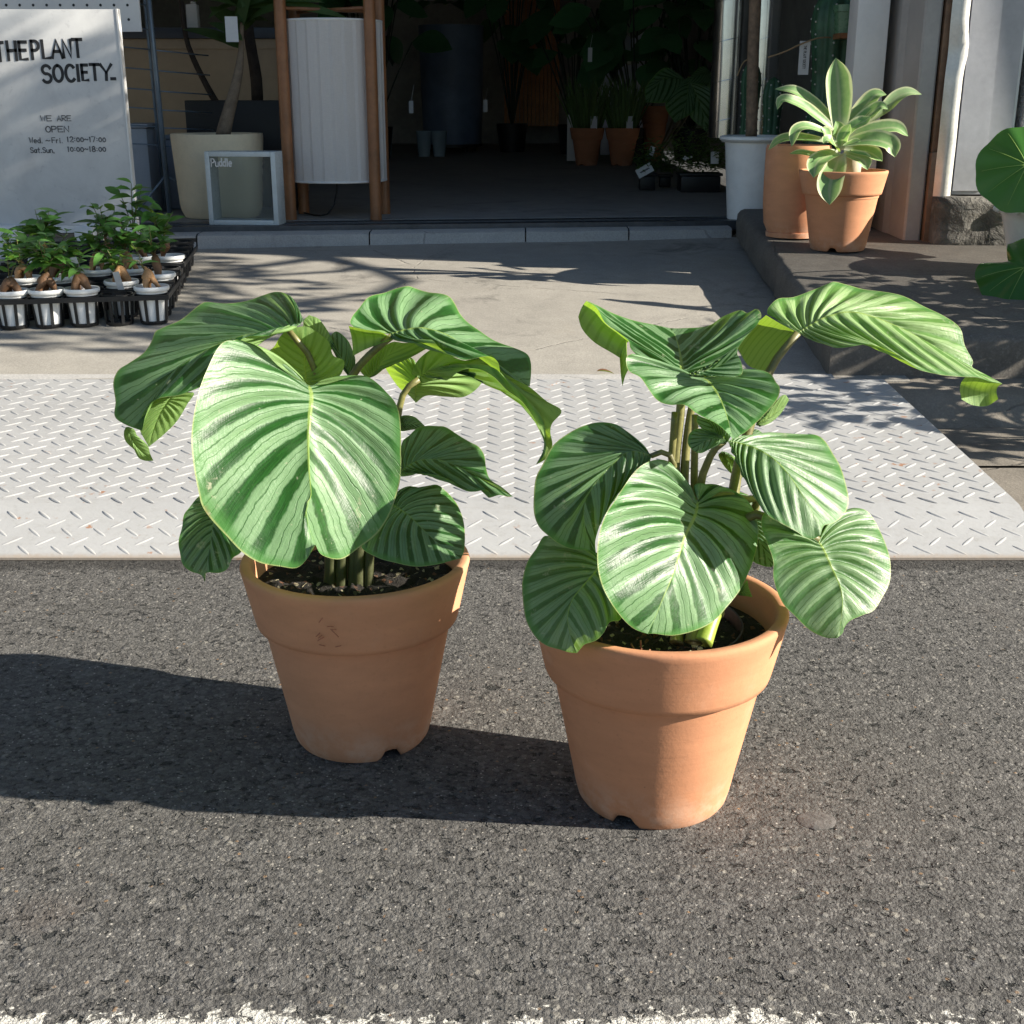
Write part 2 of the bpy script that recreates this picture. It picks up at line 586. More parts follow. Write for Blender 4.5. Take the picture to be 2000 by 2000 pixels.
    dust = g.math('MULTIPLY', g.step(g.noise(p, 14, 5, .7), .45, .7), .05)
    colr = g.mix(dust, colr, (.34, .36, .28))
    back = g.mix(g.step(ctr, .3, .44), (.2, .33, .1), (.11, .22, .06))
    back = g.mix(mr, back, (.26, .33, .1))
    hgt = g.math('ADD', g.math('MULTIPLY', fib, .35), g.math('MULTIPLY', lines, -.6))
    hgt = g.math('ADD', hgt, g.math('MULTIPLY', g.noise(p, 120, 3, .6), .3))
    cr_ = g.n('CombineXYZ')
    g.l(g.math('MULTIPLY', ph, 14), cr_.inputs[0])
    g.l(g.math('MULTIPLY', q, 60), cr_.inputs[1])
    hgt = g.math('ADD', hgt, g.math('MULTIPLY', g.noise(cr_.outputs[0], 1, 3, .6), .16))
    leafy(nt, colr, back, g.bump(hgt, .5, .0022), trans=.33, rough=rough, spec=spec)
    return m
def m_plainleaf(name, col, trans=.3, rough=.42, var=.4, scale=25, tcol=(.3, .5, .05), spec=.5):
    m, nt, b = mat_new(name)
    g = G(nt)
    p = g.pos()
    f = g.noise(p, scale, 4, .6)
    ri = g.n('NewGeometry').outputs['Random Per Island']
    f = g.math('ADD', g.math('MULTIPLY', f, .5), g.math('MULTIPLY', ri, .5))
    c = g.ramp(f, [(.2, tuple(x * (1 - var) for x in col)), (.8, tuple(min(1, x * (1 + var)) for x in col))])
    leafy(nt, c, g.mix(.5, c, (.16, .24, .09)), None, trans, tcol, rough, spec)
    return m
# ================================================================ setting
M_ASPH = m_asphalt()
M_LINE = m_linepaint()
M_APRON = m_concrete('apron_concrete', (.29, .27, .237), (.415, .388, .34), stain=.6)
M_KERB = m_concrete('kerb_concrete', (.36, .35, .335), (.50, .485, .46), stain=.25)
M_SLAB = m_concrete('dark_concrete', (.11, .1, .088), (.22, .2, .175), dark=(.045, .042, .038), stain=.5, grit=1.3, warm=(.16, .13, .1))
M_STEP = m_concrete('step_concrete', (.17, .15, .125), (.28, .25, .21), dark=(.055, .048, .04), stain=.6, warm=(.19, .14, .1))
M_FLOOR = m_concrete('shop_floor', (.24, .228, .215), (.36, .345, .32), stain=.4, grit=.5)
M_PLATE = m_plate()
M_WHITE = basic('white_paint', (.72, .71, .69), .5, var=.06, bump=.1)

def grid(mb, x0, x1, y0, y1, zf, nx, ny, mi=0):
    vs = []
    for j in range(ny + 1):
        for i in range(nx + 1):
            x = x0 + (x1 - x0) * i / nx
            y = y0 + (y1 - y0) * j / ny
            vs.append((x, y, zf(x, y)))
    fs = [(j * (nx + 1) + i, j * (nx + 1) + i + 1, (j + 1) * (nx + 1) + i + 1, (j + 1) * (nx + 1) + i) for j in range(ny) for i in range(nx)]
    mb.add(vs, fs, mi)

mb = MB()
grid(mb, -80, 80, -80, 80, lambda x, y: 0.0, 8, 8)
struct('road', mb, M_ASPH)
mb = MB()
grid(mb, -30, 30, LINE_Y - .16, LINE_Y, lambda x, y: .004, 40, 2)
struct('road_line', mb, M_LINE)

def apron_z(y):
    return .06 * y - .1178
def slab_z(y):
    return -.0603 + .0755 * y
def on_slab(u, v):
    return on_slope(u, v, -.0603, .0755)
def kerb_y(x):
    return 5.46 + .12 * (x + 1.3)
mb = MB()
vs, nn = [], 0
nx, ny = 40, 24
for j in range(ny + 1):
    for i in range(nx + 1):
        x = -5 + 6.1 * i / nx
        y = 3.4 + (kerb_y(x) + .02 - 3.4) * j / ny
        vs.append((x, y, apron_z(y) + .006 * mnoise.noise(Vector((x * 1.3, y * 1.6, 3)))))
mb.add(vs, [(j * (nx + 1) + i, j * (nx + 1) + i + 1, (j + 1) * (nx + 1) + i + 1, (j + 1) * (nx + 1) + i) for j in range(ny) for i in range(nx)])
mb.add([(-5, 3.4, -.01), (1.1, 3.4, -.01), (1.1, 3.4, .084), (-5, 3.4, .084)], [(0, 1, 2, 3)])
struct('apron', mb, M_APRON, smooth=True, angle=40)

def prism(mb, poly, z0, z1, mi=0):
    """upright prism on a plan polygon; z0/z1 numbers or functions of (x, y)"""
    f0 = z0 if callable(z0) else (lambda x, y: z0)
    f1 = z1 if callable(z1) else (lambda x, y: z1)
    n = len(poly)
    vs = [(x, y, f0(x, y)) for x, y in poly] + [(x, y, f1(x, y)) for x, y in poly]
    fs = [tuple(reversed(range(n))), tuple(range(n, 2 * n))]
    fs += [(i, (i + 1) % n, n + (i + 1) % n, n + i) for i in range(n)]
    mb.add(vs, fs, mi)

# kerb under the shop front, cast in lengths with uneven edge
mb = MB()
xs = [-5, -3.3, -2.2, -1.35, -.62, .06, .52, .99]
for a, c in zip(xs[:-1], xs[1:]):
    k = 6
    for q in range(k):
        xa, xb = a + (c - a) * q / k + (.003 if q == 0 else 0), a + (c - a) * (q + 1) / k - (.003 if q == k - 1 else 0)
        ja, jb = .008 * mnoise.noise(Vector((xa * 7, 1, 0))), .008 * mnoise.noise(Vector((xb * 7, 1, 0)))
        ya, yb = kerb_y(xa) + ja, kerb_y(xb) + jb
        mb.add([(xa, ya, .19), (xb, yb, .19), (xb, yb + .012, .262 + jb * .5), (xa, ya + .012, .262 + ja * .5),
                (xb, yb + .03, .27 + jb * .4), (xa, ya + .03, .27 + ja * .4), (xb, kerb_y(xb) + .2, .271), (xa, kerb_y(xa) + .2, .271)],
               [(0, 1, 2, 3), (3, 2, 4, 5), (5, 4, 6, 7)])
struct('kerb', mb, M_KERB, smooth=True, angle=50)
M_SILL = basic('sill_metal', (.085, .09, .1), .45, .6, var=.3, scale=14)
mb = MB()
for o0, o1, z1 in ((.12, .19, .292), (.192, .25, .284), (.252, .33, .293), (.332, .40, .286)):
    prism(mb, [(-5, kerb_y(-5) + o0), (1.36, kerb_y(1.36) + o0), (1.36, kerb_y(1.36) + o1), (-5, kerb_y(-5) + o1)], .25, z1)
o = obj('door_track', mb, M_SILL, smooth=False, origin=(-1, 5.6, .25))
tag(o, 'grey metal sliding door track sunk along the shop threshold', 'door track')

mb = MB()
prism(mb, [(-5, kerb_y(-5) + .402), (1.36, kerb_y(1.36) + .402), (1.36, 16), (-5, 16)], .2, .289)
struct('floor', mb, M_FLOOR)

# raised slab on the right, and the lower steps in front of it
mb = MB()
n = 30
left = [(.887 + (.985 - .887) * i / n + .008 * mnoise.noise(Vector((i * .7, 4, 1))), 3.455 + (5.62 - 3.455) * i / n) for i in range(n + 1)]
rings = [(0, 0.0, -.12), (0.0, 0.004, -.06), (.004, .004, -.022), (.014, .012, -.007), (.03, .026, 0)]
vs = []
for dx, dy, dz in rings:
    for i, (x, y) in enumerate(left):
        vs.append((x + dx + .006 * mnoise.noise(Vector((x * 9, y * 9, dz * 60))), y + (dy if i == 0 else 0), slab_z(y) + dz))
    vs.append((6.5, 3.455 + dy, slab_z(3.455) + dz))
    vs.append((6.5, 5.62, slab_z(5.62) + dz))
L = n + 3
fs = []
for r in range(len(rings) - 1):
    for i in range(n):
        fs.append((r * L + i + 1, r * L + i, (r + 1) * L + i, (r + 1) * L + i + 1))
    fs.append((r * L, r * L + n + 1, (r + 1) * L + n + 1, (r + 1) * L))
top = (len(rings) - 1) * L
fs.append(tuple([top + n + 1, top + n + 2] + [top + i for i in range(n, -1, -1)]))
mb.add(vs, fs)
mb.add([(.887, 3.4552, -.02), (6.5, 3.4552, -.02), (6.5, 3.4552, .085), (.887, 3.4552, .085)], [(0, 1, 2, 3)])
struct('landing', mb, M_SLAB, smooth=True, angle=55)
mb = MB()
prof = [(3.46, .082), (3.40, .08), (3.31, .077), (3.272, .066), (3.235, .03), (3.16, -.012), (3.12, -.02)]
vs, k = [], 26
for i in range(k + 1):
    x = .9 + 5.6 * i / k
    for (y, z) in prof:
        vs.append((x, y + .012 * mnoise.noise(Vector((x * 3, y * 4, 9))), z + .007 * mnoise.noise(Vector((x * 4, y * 9, 2)))))
P_ = len(prof)
mb.add(vs, [(i * P_ + j, i * P_ + j + 1, (i + 1) * P_ + j + 1, (i + 1) * P_ + j) for i in range(k) for j in range(P_ - 1)])
struct('step', mb, M_STEP, smooth=True)
mb = MB()
grid(mb, .9, 6.5, 2.83, 3.2, lambda x, y: .006, 10, 2)
grid(mb, .9, 6.5, 2.25, 2.815, lambda x, y: .005, 10, 2)
struct('gutter', mb, M_STEP)

# ---------------------------------------------------------------- steel ramp of checker plate
RB0, RB1, RB2 = (2.211, .006), (2.40, .05), (3.385, .092)
X0, X1 = -2.6, 1.02
tramp = thing('checker_plate_ramp', 'pale grey steel checker plate ramp bridging the road edge and the concrete apron', 'ramp', (-.6, 2.8, 0))
mb = MB()
prof = [RB0, (2.33, .034), (2.375, .0435), (2.40, .05), (2.44, .0525), RB2]
for y0, z0 in ():
    pass
nxs = 24
vs = []
for i in range(nxs + 1):
    x = X0 + (X1 - X0) * i / nxs
    for (y, z) in prof:
        vs.append((x, y, z))
    for (y, z) in reversed(prof):
        vs.append((x, y, z - .005))
q = 2 * len(prof)
fs = [(i * q + j, i * q + (j + 1) % q, (i + 1) * q + (j + 1) % q, (i + 1) * q + j) for i in range(nxs) for j in range(q)]
fs = [tuple(reversed(f)) for f in fs]
fs += [tuple(range(q)), tuple(nxs * q + j for j in reversed(range(q)))]
mb.add(vs, fs)
PIT = .0632
segs = [(Vector((0, RB0[0], RB0[1])), Vector((0, RB1[0], RB1[1]))), (Vector((0, RB1[0], RB1[1] + .0015)), Vector((0, RB2[0], RB2[1])))]
LL = .0232
def lug(mb, c, ex, ey, en, ang):
    ca, sa = math.cos(ang), math.sin(ang)
    ax, ay = ex * ca + ey * sa, ey * ca - ex * sa
    out, rid = [], []
    for t in (-1, -.75, -.4, 0, .4, .75, 1):
        w = .0044 * math.sqrt(max(0, 1 - t * t)) + .0002
        out.append((c + ax * (LL * t) - ay * w - en * .0004, c + ax * (LL * t) + ay * w - en * .0004))
        h = .0015 * (1 - t ** 4)
        rid.append((c + ax * (LL * t) - ay * w * .35 + en * h, c + ax * (LL * t) + ay * w * .35 + en * h))
    vs = []
    for (a, b_), (r0, r1) in zip(out, rid):
        vs += [a, r0, r1, b_]
    fs = []
    for i in range(6):
        for j in range(3):
            fs.append((i * 4 + j, (i + 1) * 4 + j, (i + 1) * 4 + j + 1, i * 4 + j + 1))
    mb.add(vs, fs)
dist0 = .028
for (A, B) in segs:
    pass
tot = [(segs[0][1] - segs[0][0]).length, (segs[1][1] - segs[1][0]).length]
row = 0
d = .0255
while d < tot[0] + tot[1] - .012:
    if d < tot[0]:
        A, B, dd = segs[0][0], segs[0][1], d
    else:
        A, B, dd = segs[1][0], segs[1][1], d - tot[0]
    ey = (B - A).normalized()
    ex = Vector((1, 0, 0))
    en = ex.cross(ey)
    near = abs(d - tot[0]) < .012
    kx = X0 + .03 + (0 if row % 2 == 0 else PIT / 2)
    while kx < X1 - .012 and not near:
        lug(mb, A + ey * dd + ex * kx, ex, ey, en, R(45 if row % 2 else -45) + random.uniform(-.03, .03))
        kx += PIT
    d += PIT / 2
    row += 1
obj('plate', mb, M_PLATE, tramp, smooth=True, angle=50)
mb = MB()
for i in range(30):
    xa, xb = X0 + (1.0 - X0) * i / 30 * .97, X0 + (1.0 - X0) * (i + 1) / 30 * .97
    ja, jb = .006 * mnoise.noise(Vector((xa * 9, 0, 0))), .006 * mnoise.noise(Vector((xb * 9, 0, 0)))
    mb.add([(xa, 3.392, .088), (xb, 3.392, .088), (xb, 3.443 + jb, .094), (xa, 3.443 + ja, .094), (xa, 3.392, .08), (xb, 3.392, .08)],
           [(0, 1, 2, 3), (4, 5, 1, 0)])
obj('fixing_strip', mb, M_KERB, tramp, smooth=False)

# ================================================================ shop building
M_INT = basic('interior_wall', (.34, .33, .31), .8, var=.3, scale=2)
M_CEIL = basic('interior_ceiling', (.3, .29, .28), .9, var=.2, scale=2)
M_GREYP = basic('grey_wall_panel', (.36, .365, .39), .55, var=.14, scale=5, bump=.2, bscale=30)
M_COLM = basic('painted_steel_column', (.68, .665, .65), .5, var=.07, scale=6, bump=.1)
M_JAMB = basic('door_jamb_paint', (.36, .335, .315), .55, var=.15, scale=6)
M_BROWN = basic('rusty_brown_board', (.20, .12, .075), .6, var=.4, scale=10)
M_FLASH = basic('crumpled_sheet_metal', (.62, .6, .56), .38, .35, var=.18, scale=12)
def m_stucco():
    m, nt, b = mat_new('white_stucco')
    g = G(nt)
    p = g.world()
    f = g.step(g.noise(p, 26, 4, .6, .8), .42, .6)
    g.l(g.ramp(f, [(0, (.42, .41, .4)), (1, (.66, .65, .63))]), b.inputs['Base Color'])
    b.inputs['Roughness'].default_value = .85
    g.l(g.bump(g.math('ADD', f, g.noise(p, 90, 3, .6)), .9, .012), b.inputs['Normal'])
    return m
M_STUC = m_stucco()
def m_stone():
    m, nt, b = mat_new('rough_stone')
    g = G(nt)
    p = g.world()
    f = g.noise(p, 7, 6, .7, .6)
    e = g.voro(g.mapping(p, (1, 1, 1.4)), 9, 'F1', 'Distance')
    g.l(g.ramp(f, [(.3, (.06, .055, .05)), (.55, (.15, .14, .125)), (.75, (.3, .28, .25))]), b.inputs['Base Color'])
    b.inputs['Roughness'].default_value = .9
    g.l(g.bump(g.math('ADD', f, g.math('MULTIPLY', e, .7)), 1.0, .03), b.inputs['Normal'])
    return m
M_STONE = m_stone()
bld = thing('shop_building', 'plant shop with a wide open front, dark interior and pale grey right hand wall', 'shop', (-.9, 5.6, .27))
mb = MB()
mb.box((-5.3, 5.3, .2), (-5.0, 16, 3.0))
mb.box((1.95, 5.62, .2), (2.2, 16, 3.0))
mb.box((-5.3, 16, .2), (2.2, 16.2, 3.0))
obj('interior_wall', mb, M_INT, bld, smooth=False)
mb = MB()
mb.box((-5.3, 5.31, 2.91), (2.2, 16.2, 3.0))
obj('ceiling', mb, M_CEIL, bld, smooth=False)
mb = MB()
mb.box((-9, 5.1, 2.9), (1.3, 5.29, 6.2))
mb.box((1.3, 4.86, 2.8), (9, 5.09, 6.2))
mb.box((1.3, 4.86, 6.2), (9, 5.29, 6.3))
mb.box((-9, 5.1, .1), (-4.2, 5.3, 2.9))
obj('facade', mb, M_STUC, bld, smooth=False)
mb = MB()
mb.box((-9, 5.3, 6.2), (9, 16, 6.4))
obj('roof', mb, M_CEIL, bld, smooth=False)
FK = .947          # the right hand front stands a little nearer than the shop opening
def near(mb):
    mb.v = [(x * FK, y * FK, CAM_H + (zq - CAM_H) * FK) for x, y, zq in mb.v]
mb = MB()
mb.box((1.375, 5.36, .25), (1.503, 5.5, 3.0), bev=.006)
near(mb)
obj('column', mb, M_COLM, bld, angle=30)
mb = MB()
# folded steel jamb: a channel with small returns
pl = [(1.525, 5.6), (1.545, 5.34), (1.56, 5.30), (1.578, 5.16), (1.586, 5.152), (1.64, 5.152), (1.648, 5.16), (1.648, 5.6)]
prism(mb, pl, .262, 3.0)
near(mb)
obj('door_jamb', mb, M_JAMB, bld, smooth=False)
mb = MB()
mb.box((1.653, 5.13, .262), (1.70, 5.3, .62), bev=.003)
mb.box((1.657, 5.15, .62), (1.698, 5.3, 3.0), bev=.003)
near(mb)
obj('edge_board', mb, M_BROWN, bld, angle=30)
mb = MB()
rows = 60
vs = []
for i in range(rows + 1):
    z = .42 + (3.0 - .42) * i / rows
    dent = .004 * mnoise.noise(Vector((0, 0, z * 7))) + .014 * math.exp(-((z - 1.0) / .06) ** 2)
    vs += [(1.672 + dent * .2, 5.128, z), (1.692 + dent * .5, 5.108 + dent, z), (1.712 + dent, 5.098 + dent * .4, z), (1.738 + dent * .8, 5.118, z)]
fs = []
for i in range(rows):
    for j in range(3):
        fs.append((i * 4 + j, i * 4 + j + 1, (i + 1) * 4 + j + 1, (i + 1) * 4 + j))
mb.add(vs, fs)
near(mb)
obj('metal_flashing', mb, M_FLASH, bld)
mb = MB()
mb.box((1.742, 5.125, .46), (1.955, 5.3, 3.0), bev=.004)
mb.box((1.745, 5.118, .475), (1.86, 5.124, 3.0))
near(mb)
obj('wall_panel', mb, M_GREYP, bld, angle=30)
mb = MB()
mb.box((1.957, 5.135, .46), (1.966, 5.3, 3.0))
near(mb)
obj('joint_strip', mb, M_WHITE, bld, smooth=False)
mb = MB()
vs = []
NXs, NZs = 30, 60
mb.box((1.99, 5.12, .46), (9, 5.3, 3.0))
near(mb)
obj('stucco_wall', mb, M_STUC, bld, smooth=False)
# rough stone plinth
mb = MB()
vs, nx, nz = [], 60, 14
for j in range(nz + 1):
    for i in range(nx + 1):
        x = 1.672 + 3.2 * i / nx
        z = .255 + .2 * j / nz
        e = min(1, min(i, nx - i, j + 1, nz - j) / 1.5)
        y = 5.06 - e * (.012 + .03 * abs(mnoise.noise(Vector((x * 9, z * 12, 0)))) + .012 * mnoise.noise(Vector((x * 26, z * 30, 4))))
        vs.append((x, y, z + .004 * mnoise.noise(Vector((x * 20, 0, z)))))
fs = [(j * (nx + 1) + i, j * (nx + 1) + i + 1, (j + 1) * (nx + 1) + i + 1, (j + 1) * (nx + 1) + i) for j in range(nz) for i in range(nx)]
n0 = len(vs)
for i in range(nx + 1):
    vs.append((vs[nz * (nx + 1) + i][0], 5.2, .455))
for i in range(nx):
    fs.append((nz * (nx + 1) + i, nz * (nx + 1) + i + 1, n0 + i + 1, n0 + i))
n1 = len(vs)
for j in range(nz + 1):
    vs.append((1.672, 5.2, vs[j * (nx + 1)][2]))
for j in range(nz):
    fs.append((j * (nx + 1), (j + 1) * (nx + 1), n1 + j + 1, n1 + j))
mb.add(vs, fs)
near(mb)
obj('stone_plinth', mb, M_STONE, bld)
# wood panelled partition deep inside
M_WOODD = basic('warm_wood_door', (.55, .25, .09), .5, var=.3, scale=4)
mb = MB()
a_, c_ = at(985, 240, 15.6), at(1092, 240, 15.6)
k = 14
for i in range(k):
    xa = a_.x + (c_.x - a_.x) * i / k
    xb = a_.x + (c_.x - a_.x) * (i + .86) / k
    mb.box((xa, 15.55, .5), (xb, 15.7, 2.6))
obj('back_door', mb, M_WOODD, bld, smooth=False)
# ================================================================ terracotta pots
def notch(p, j, a, c, r0):
    """three small drain arches cut in the foot of a clay pot"""
    return p
def clay_pot(mb, c, D=.30, H=.256, seg=96, tilt=0.0, phase=0.0, collar=.085, soil=None, base=.091 / .15):
    s = D / .30
    h = H / .256
    R_ = lambda r: r * s
    b = base * .15
    prof = [(b - .012, .004), (b - .004, 0.0), (b, .006), (b + .0035, .02), (b + .008, .045)]
    zc = .256 - collar
    rc = .1235
    for k in range(1, 9):
        t = k / 8
        prof.append((b + .008 + (rc - b - .008) * t, .045 + (zc - .045) * t))
    prof += [(rc + .004, zc + .001), (.1325, zc + .003), (.1345, zc + .010)]
    for k in range(1, 6):
        t = k / 5
        prof.append((.1345 + .0135 * t, zc + .010 + (.245 - zc - .010) * t))
    prof += [(.1495, .251), (.1482, .2552), (.1455, .256), (.1385, .256), (.1355, .2535), (.134, .248), (.130, .21), (.124, .17)]
    prof = [(R_(r), z * h) for r, z in prof]
    def fn(p, j, a):
        if j <= 3:
            for q in range(3):
                d = (a - phase - q * 2.094 + math.pi) % (2 * math.pi) - math.pi
                w = .17
                if abs(d) < w:
                    p.z += .0125 * h * (1 - (d / w) ** 4) * (1.0 if j <= 2 else .25)
        return p
    mb.lathe(prof, c, seg, fn=fn, cap_lo=True)

M_TERRA = m_terracotta('terracotta_clay', (.56, .272, .15), .5)
M_TERRA2 = m_terracotta('terracotta_clay_warm', (.53, .245, .13), .45)
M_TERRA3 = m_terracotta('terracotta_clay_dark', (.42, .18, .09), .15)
def m_soil():
    m, nt, b = mat_new('potting_soil')
    g = G(nt)
    p = g.world()
    v = g.voro(p, 210, 'F1', 'Color')
    r_ = g.sep(v)
    base = g.ramp(g.noise(p, 90, 4, .6), [(.3, (.005, .004, .0035)), (.7, (.02, .015, .011))])
    base = g.mix(g.step(r_[0], .93, .96), base, (.35, .3, .2))
    base = g.mix(g.step(r_[1], .93, .96), base, (.12, .05, .025))
    g.l(base, b.inputs['Base Color'])
    b.inputs['Roughness'].default_value = .95
    g.l(g.bump(g.noise(p, 150, 4, .7), 1, .01), b.inputs['Normal'])
    return m
M_SOIL = m_soil()
M_BLACK = basic('black_plastic', (.012, .012, .013), .45, var=.3, scale=14)

# ================================================================ calathea leaf surfaces
M_CAL = m_calathea('calathea_leaf', 12.5)
M_CAL_B = m_calathea('calathea_leaf_broad', 9.3, off=.3)
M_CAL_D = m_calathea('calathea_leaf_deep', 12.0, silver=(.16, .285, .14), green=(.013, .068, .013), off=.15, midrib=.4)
M_CAL_Y = m_calathea('calathea_leaf_sunlit', 14.0, silver=(.34, .50, .21), green=(.085, .22, .03), contrast=.85, off=.4)  # brighter, yellower copy: sunlight on the arching leaf is put into its colour
M_CAL_F = m_calathea('calathea_leaf_fine', 12.5, silver=(.22, .355, .175), green=(.026, .108, .017), contrast=.8, off=.55)
M_STEM = basic('calathea_stem', (.11, .1, .04), .45, var=.3, scale=30, tint=(.17, .16, .055))
M_STEMD = basic('dark_leaf_stem', (.02, .03, .015), .5)
M_STEMS = basic('shaded_stem', (.055, .06, .022), .5, var=.4, scale=40)  # darker stem copy, shade under the big leaf painted into its colour
M_STEMG = basic('calathea_stem_green', (.28, .36, .06), .4, var=.25, scale=30)

def ydist(P, Y):
    """distances Y (list) spread along a polyline of photo points"""
    P = np.array(P, float)
    s = np.r_[0, np.cumsum(np.linalg.norm(np.diff(P, axis=0), axis=1))]
    s = s / s[-1] if s[-1] > 0 else s
    return np.interp(s, np.linspace(0, 1, len(Y)), Y)
def line3(P, Y):
    return [at(u, v, y) for (u, v), y in zip(P, ydist(P, Y))]

def leaf_part(parent, mid, left, right, Ym, Yl, Yr, mat, top=True, tpow=1.55, bow=.2, bulge=.05, ripple=0.00232, N=12.8, NT=110, NQ=13, wave=.0, name='leaf', extra=(), lab=None):
    N = {'calathea_leaf': 12.5, 'calathea_leaf_broad': 9.3, 'calathea_leaf_deep': 12.0, 'calathea_leaf_fine': 12.5, 'calathea_leaf_sunlit': 14.0}.get(mat.name, N)   # puckers follow the stripes
    M = catmull(line3(mid, Ym), 240)
    verts, faces, ph, ac = [], [], [], []
    cen = np.array([0, 0, CAM_H])
    for sgn, E_, Ye in ((-1, left, Yl), (1, right, Yr)):
        E = catmull(line3(E_, Ye), NT + 1)
        T = np.linspace(0, 1, NT + 1)
        tm = .68 * T ** 5 + .32 * T ** (1.0 + .5 * tpow)
        idx = tm * 239
        Mi = np.stack([np.interp(idx, np.arange(240), M[:, k]) for k in range(3)], 1)
        tan = np.gradient(M, axis=0)
        ker = np.ones(81) / 81
        tan = np.stack([np.convolve(np.pad(tan[:, k], 40, mode='edge'), ker, mode='valid') for k in range(3)], 1)
        tan /= np.linalg.norm(tan, axis=1)[:, None] + 1e-12
        Ti = np.stack([np.interp(idx, np.arange(240), tan[:, k]) for k in range(3)], 1)
        D = E - Mi
        Ln = np.linalg.norm(D, axis=1)[:, None]
        view = cen - Mi
        view /= np.linalg.norm(view, axis=1)[:, None]
        fade = np.minimum(1, np.minimum(T * 6, (1 - T) * 3))[:, None]
        C = Mi + .5 * D - Ti * Ln * bow * fade + view * Ln * bulge * 2
        Q = np.linspace(0, 1, NQ + 1)
        Pq = np.zeros((NT + 1, NQ + 1, 3))
        for k, q in enumerate(Q):
            Pq[:, k] = (1 - q) ** 2 * Mi + 2 * q * (1 - q) * C + q * q * E
        dt = np.gradient(Pq, axis=0)
        dq = np.gradient(Pq, axis=1)
        nr = np.cross(dt, dq) * sgn
        nl = np.linalg.norm(nr, axis=2)[:, :, None]
        nr = np.where(nl > 1e-10, nr / np.maximum(nl, 1e-10), 0)
        # make the normals agree with the side that shows
        vv = cen - Pq
        if (nr * vv).sum() < 0:
            nr = -nr
        zero = (Q > 0)[None, :, None]
        env = np.sin(np.pi * np.clip(Q, 0, 1) ** .8)[None, :] * fade
        rp = np.cos(2 * np.pi * (T * N + (.37 if sgn > 0 else 0)))[:, None] * env * ripple * (1 if top else -1)
        # a groove along the midrib, a slightly wavy margin
        gro = -np.exp(-((Q - .09) / .07) ** 2)[None, :] * .0012 * fade * (1 if top else -1)
        wv = wave * np.sin(T * 2 * np.pi * 4.5 + sgn)[:, None] * (Q ** 3)[None, :] * fade
        lum = np.array([[mnoise.noise(Vector(tuple(Pq[i, k] * 17))) for k in range(NQ + 1)] for i in range(NT + 1)]) * .002 * fade
        Pq = Pq + nr * (rp + gro + wv + lum)[:, :, None] * zero
        n0 = len(verts)
        for i in range(NT + 1):
            for k in range(NQ + 1):
                verts.append(tuple(Pq[i, k]))
                ph.append(float(T[i]))
                ac.append(sgn * float(Q[k]))
        W1 = NQ + 1
        # winding: front face = the leaf's upper side
        i0, k0 = NT // 2, NQ // 2
        a, b_, c_ = Pq[i0, k0], Pq[i0 + 1, k0], Pq[i0 + 1, k0 + 1]
        # use the mean over the sheet for a robust sign
        fn = np.cross(Pq[1:, :-1] - Pq[:-1, :-1], Pq[1:, 1:] - Pq[:-1, :-1])
        sg = (fn * (cen - Pq[:-1, :-1])).sum()
        flip = (sg < 0) if top else (sg > 0)
        for i in range(NT):
            for k in range(NQ):
                f = (n0 + i * W1 + k, n0 + (i + 1) * W1 + k, n0 + (i + 1) * W1 + k + 1, n0 + i * W1 + k + 1)
                faces.append(f[::-1] if flip else f)
    mb = MB()
    mb.add(verts, faces)
    for (P4, Y4, tp) in extra:
        # a curled lobe: loose patch between two traced edges
        A = catmull(line3(P4[0], Y4[0]), 25)
        B = catmull(line3(P4[1], Y4[1]), 25)
        n0 = len(mb.v)
        vs = []
        for i in range(25):
            for k in range(7):
                t = k / 6
                p = A[i] * (1 - t) + B[i] * t
                p = p + np.array([0, .012, 0]) * math.sin(math.pi * t)
                vs.append(tuple(p))
                ph.append(.1 + .5 * i / 24)
                ac.append(.3 + .6 * t)
        f4 = [(i * 7 + k, (i + 1) * 7 + k, (i + 1) * 7 + k + 1, i * 7 + k + 1) for i in range(24) for k in range(6)]
        pv = [Vector(v) for v in vs]
        s4 = sum(((pv[f[1]] - pv[f[0]]).cross(pv[f[2]] - pv[f[0]])).dot(Vector(cen) - pv[f[0]]) for f in f4)
        if (s4 < 0) == tp:
            f4 = [f[::-1] for f in f4]
        mb.add(vs, f4)
    o = obj(name, mb, mat, parent, attrs={'phase': ph, 'across': ac})
    if lab:
        o['label'] = lab
    return o
def stem_part(parent, P, Y, r0, r1, mat=None, name='stem'):
    pts = catmull(line3(P, Y), 20)
    mb = MB()
    mb.tube(pts, list(np.linspace(r0, r1, 20)), 10)
    return obj(name, mb, mat or M_STEM, parent)
def z(sc, ox, oy):
    """read traced points off an enlarged crop: crop origin and scale -> photo pixels"""
    return lambda *p: [(ox + a / sc, oy + b / sc) for a, b in p]
z6, z7, z8 = z(3.864, 200, 500), z(3.864, 600, 500), z(3.864, 1000, 500)
zb, zr, zc3, z5 = z(2.972, 300, 900), z(3.22, 1400, 500), z(3.864, 1000, 800), z(4.293, 1350, 800)
z67 = z(5.367, 700, 800)

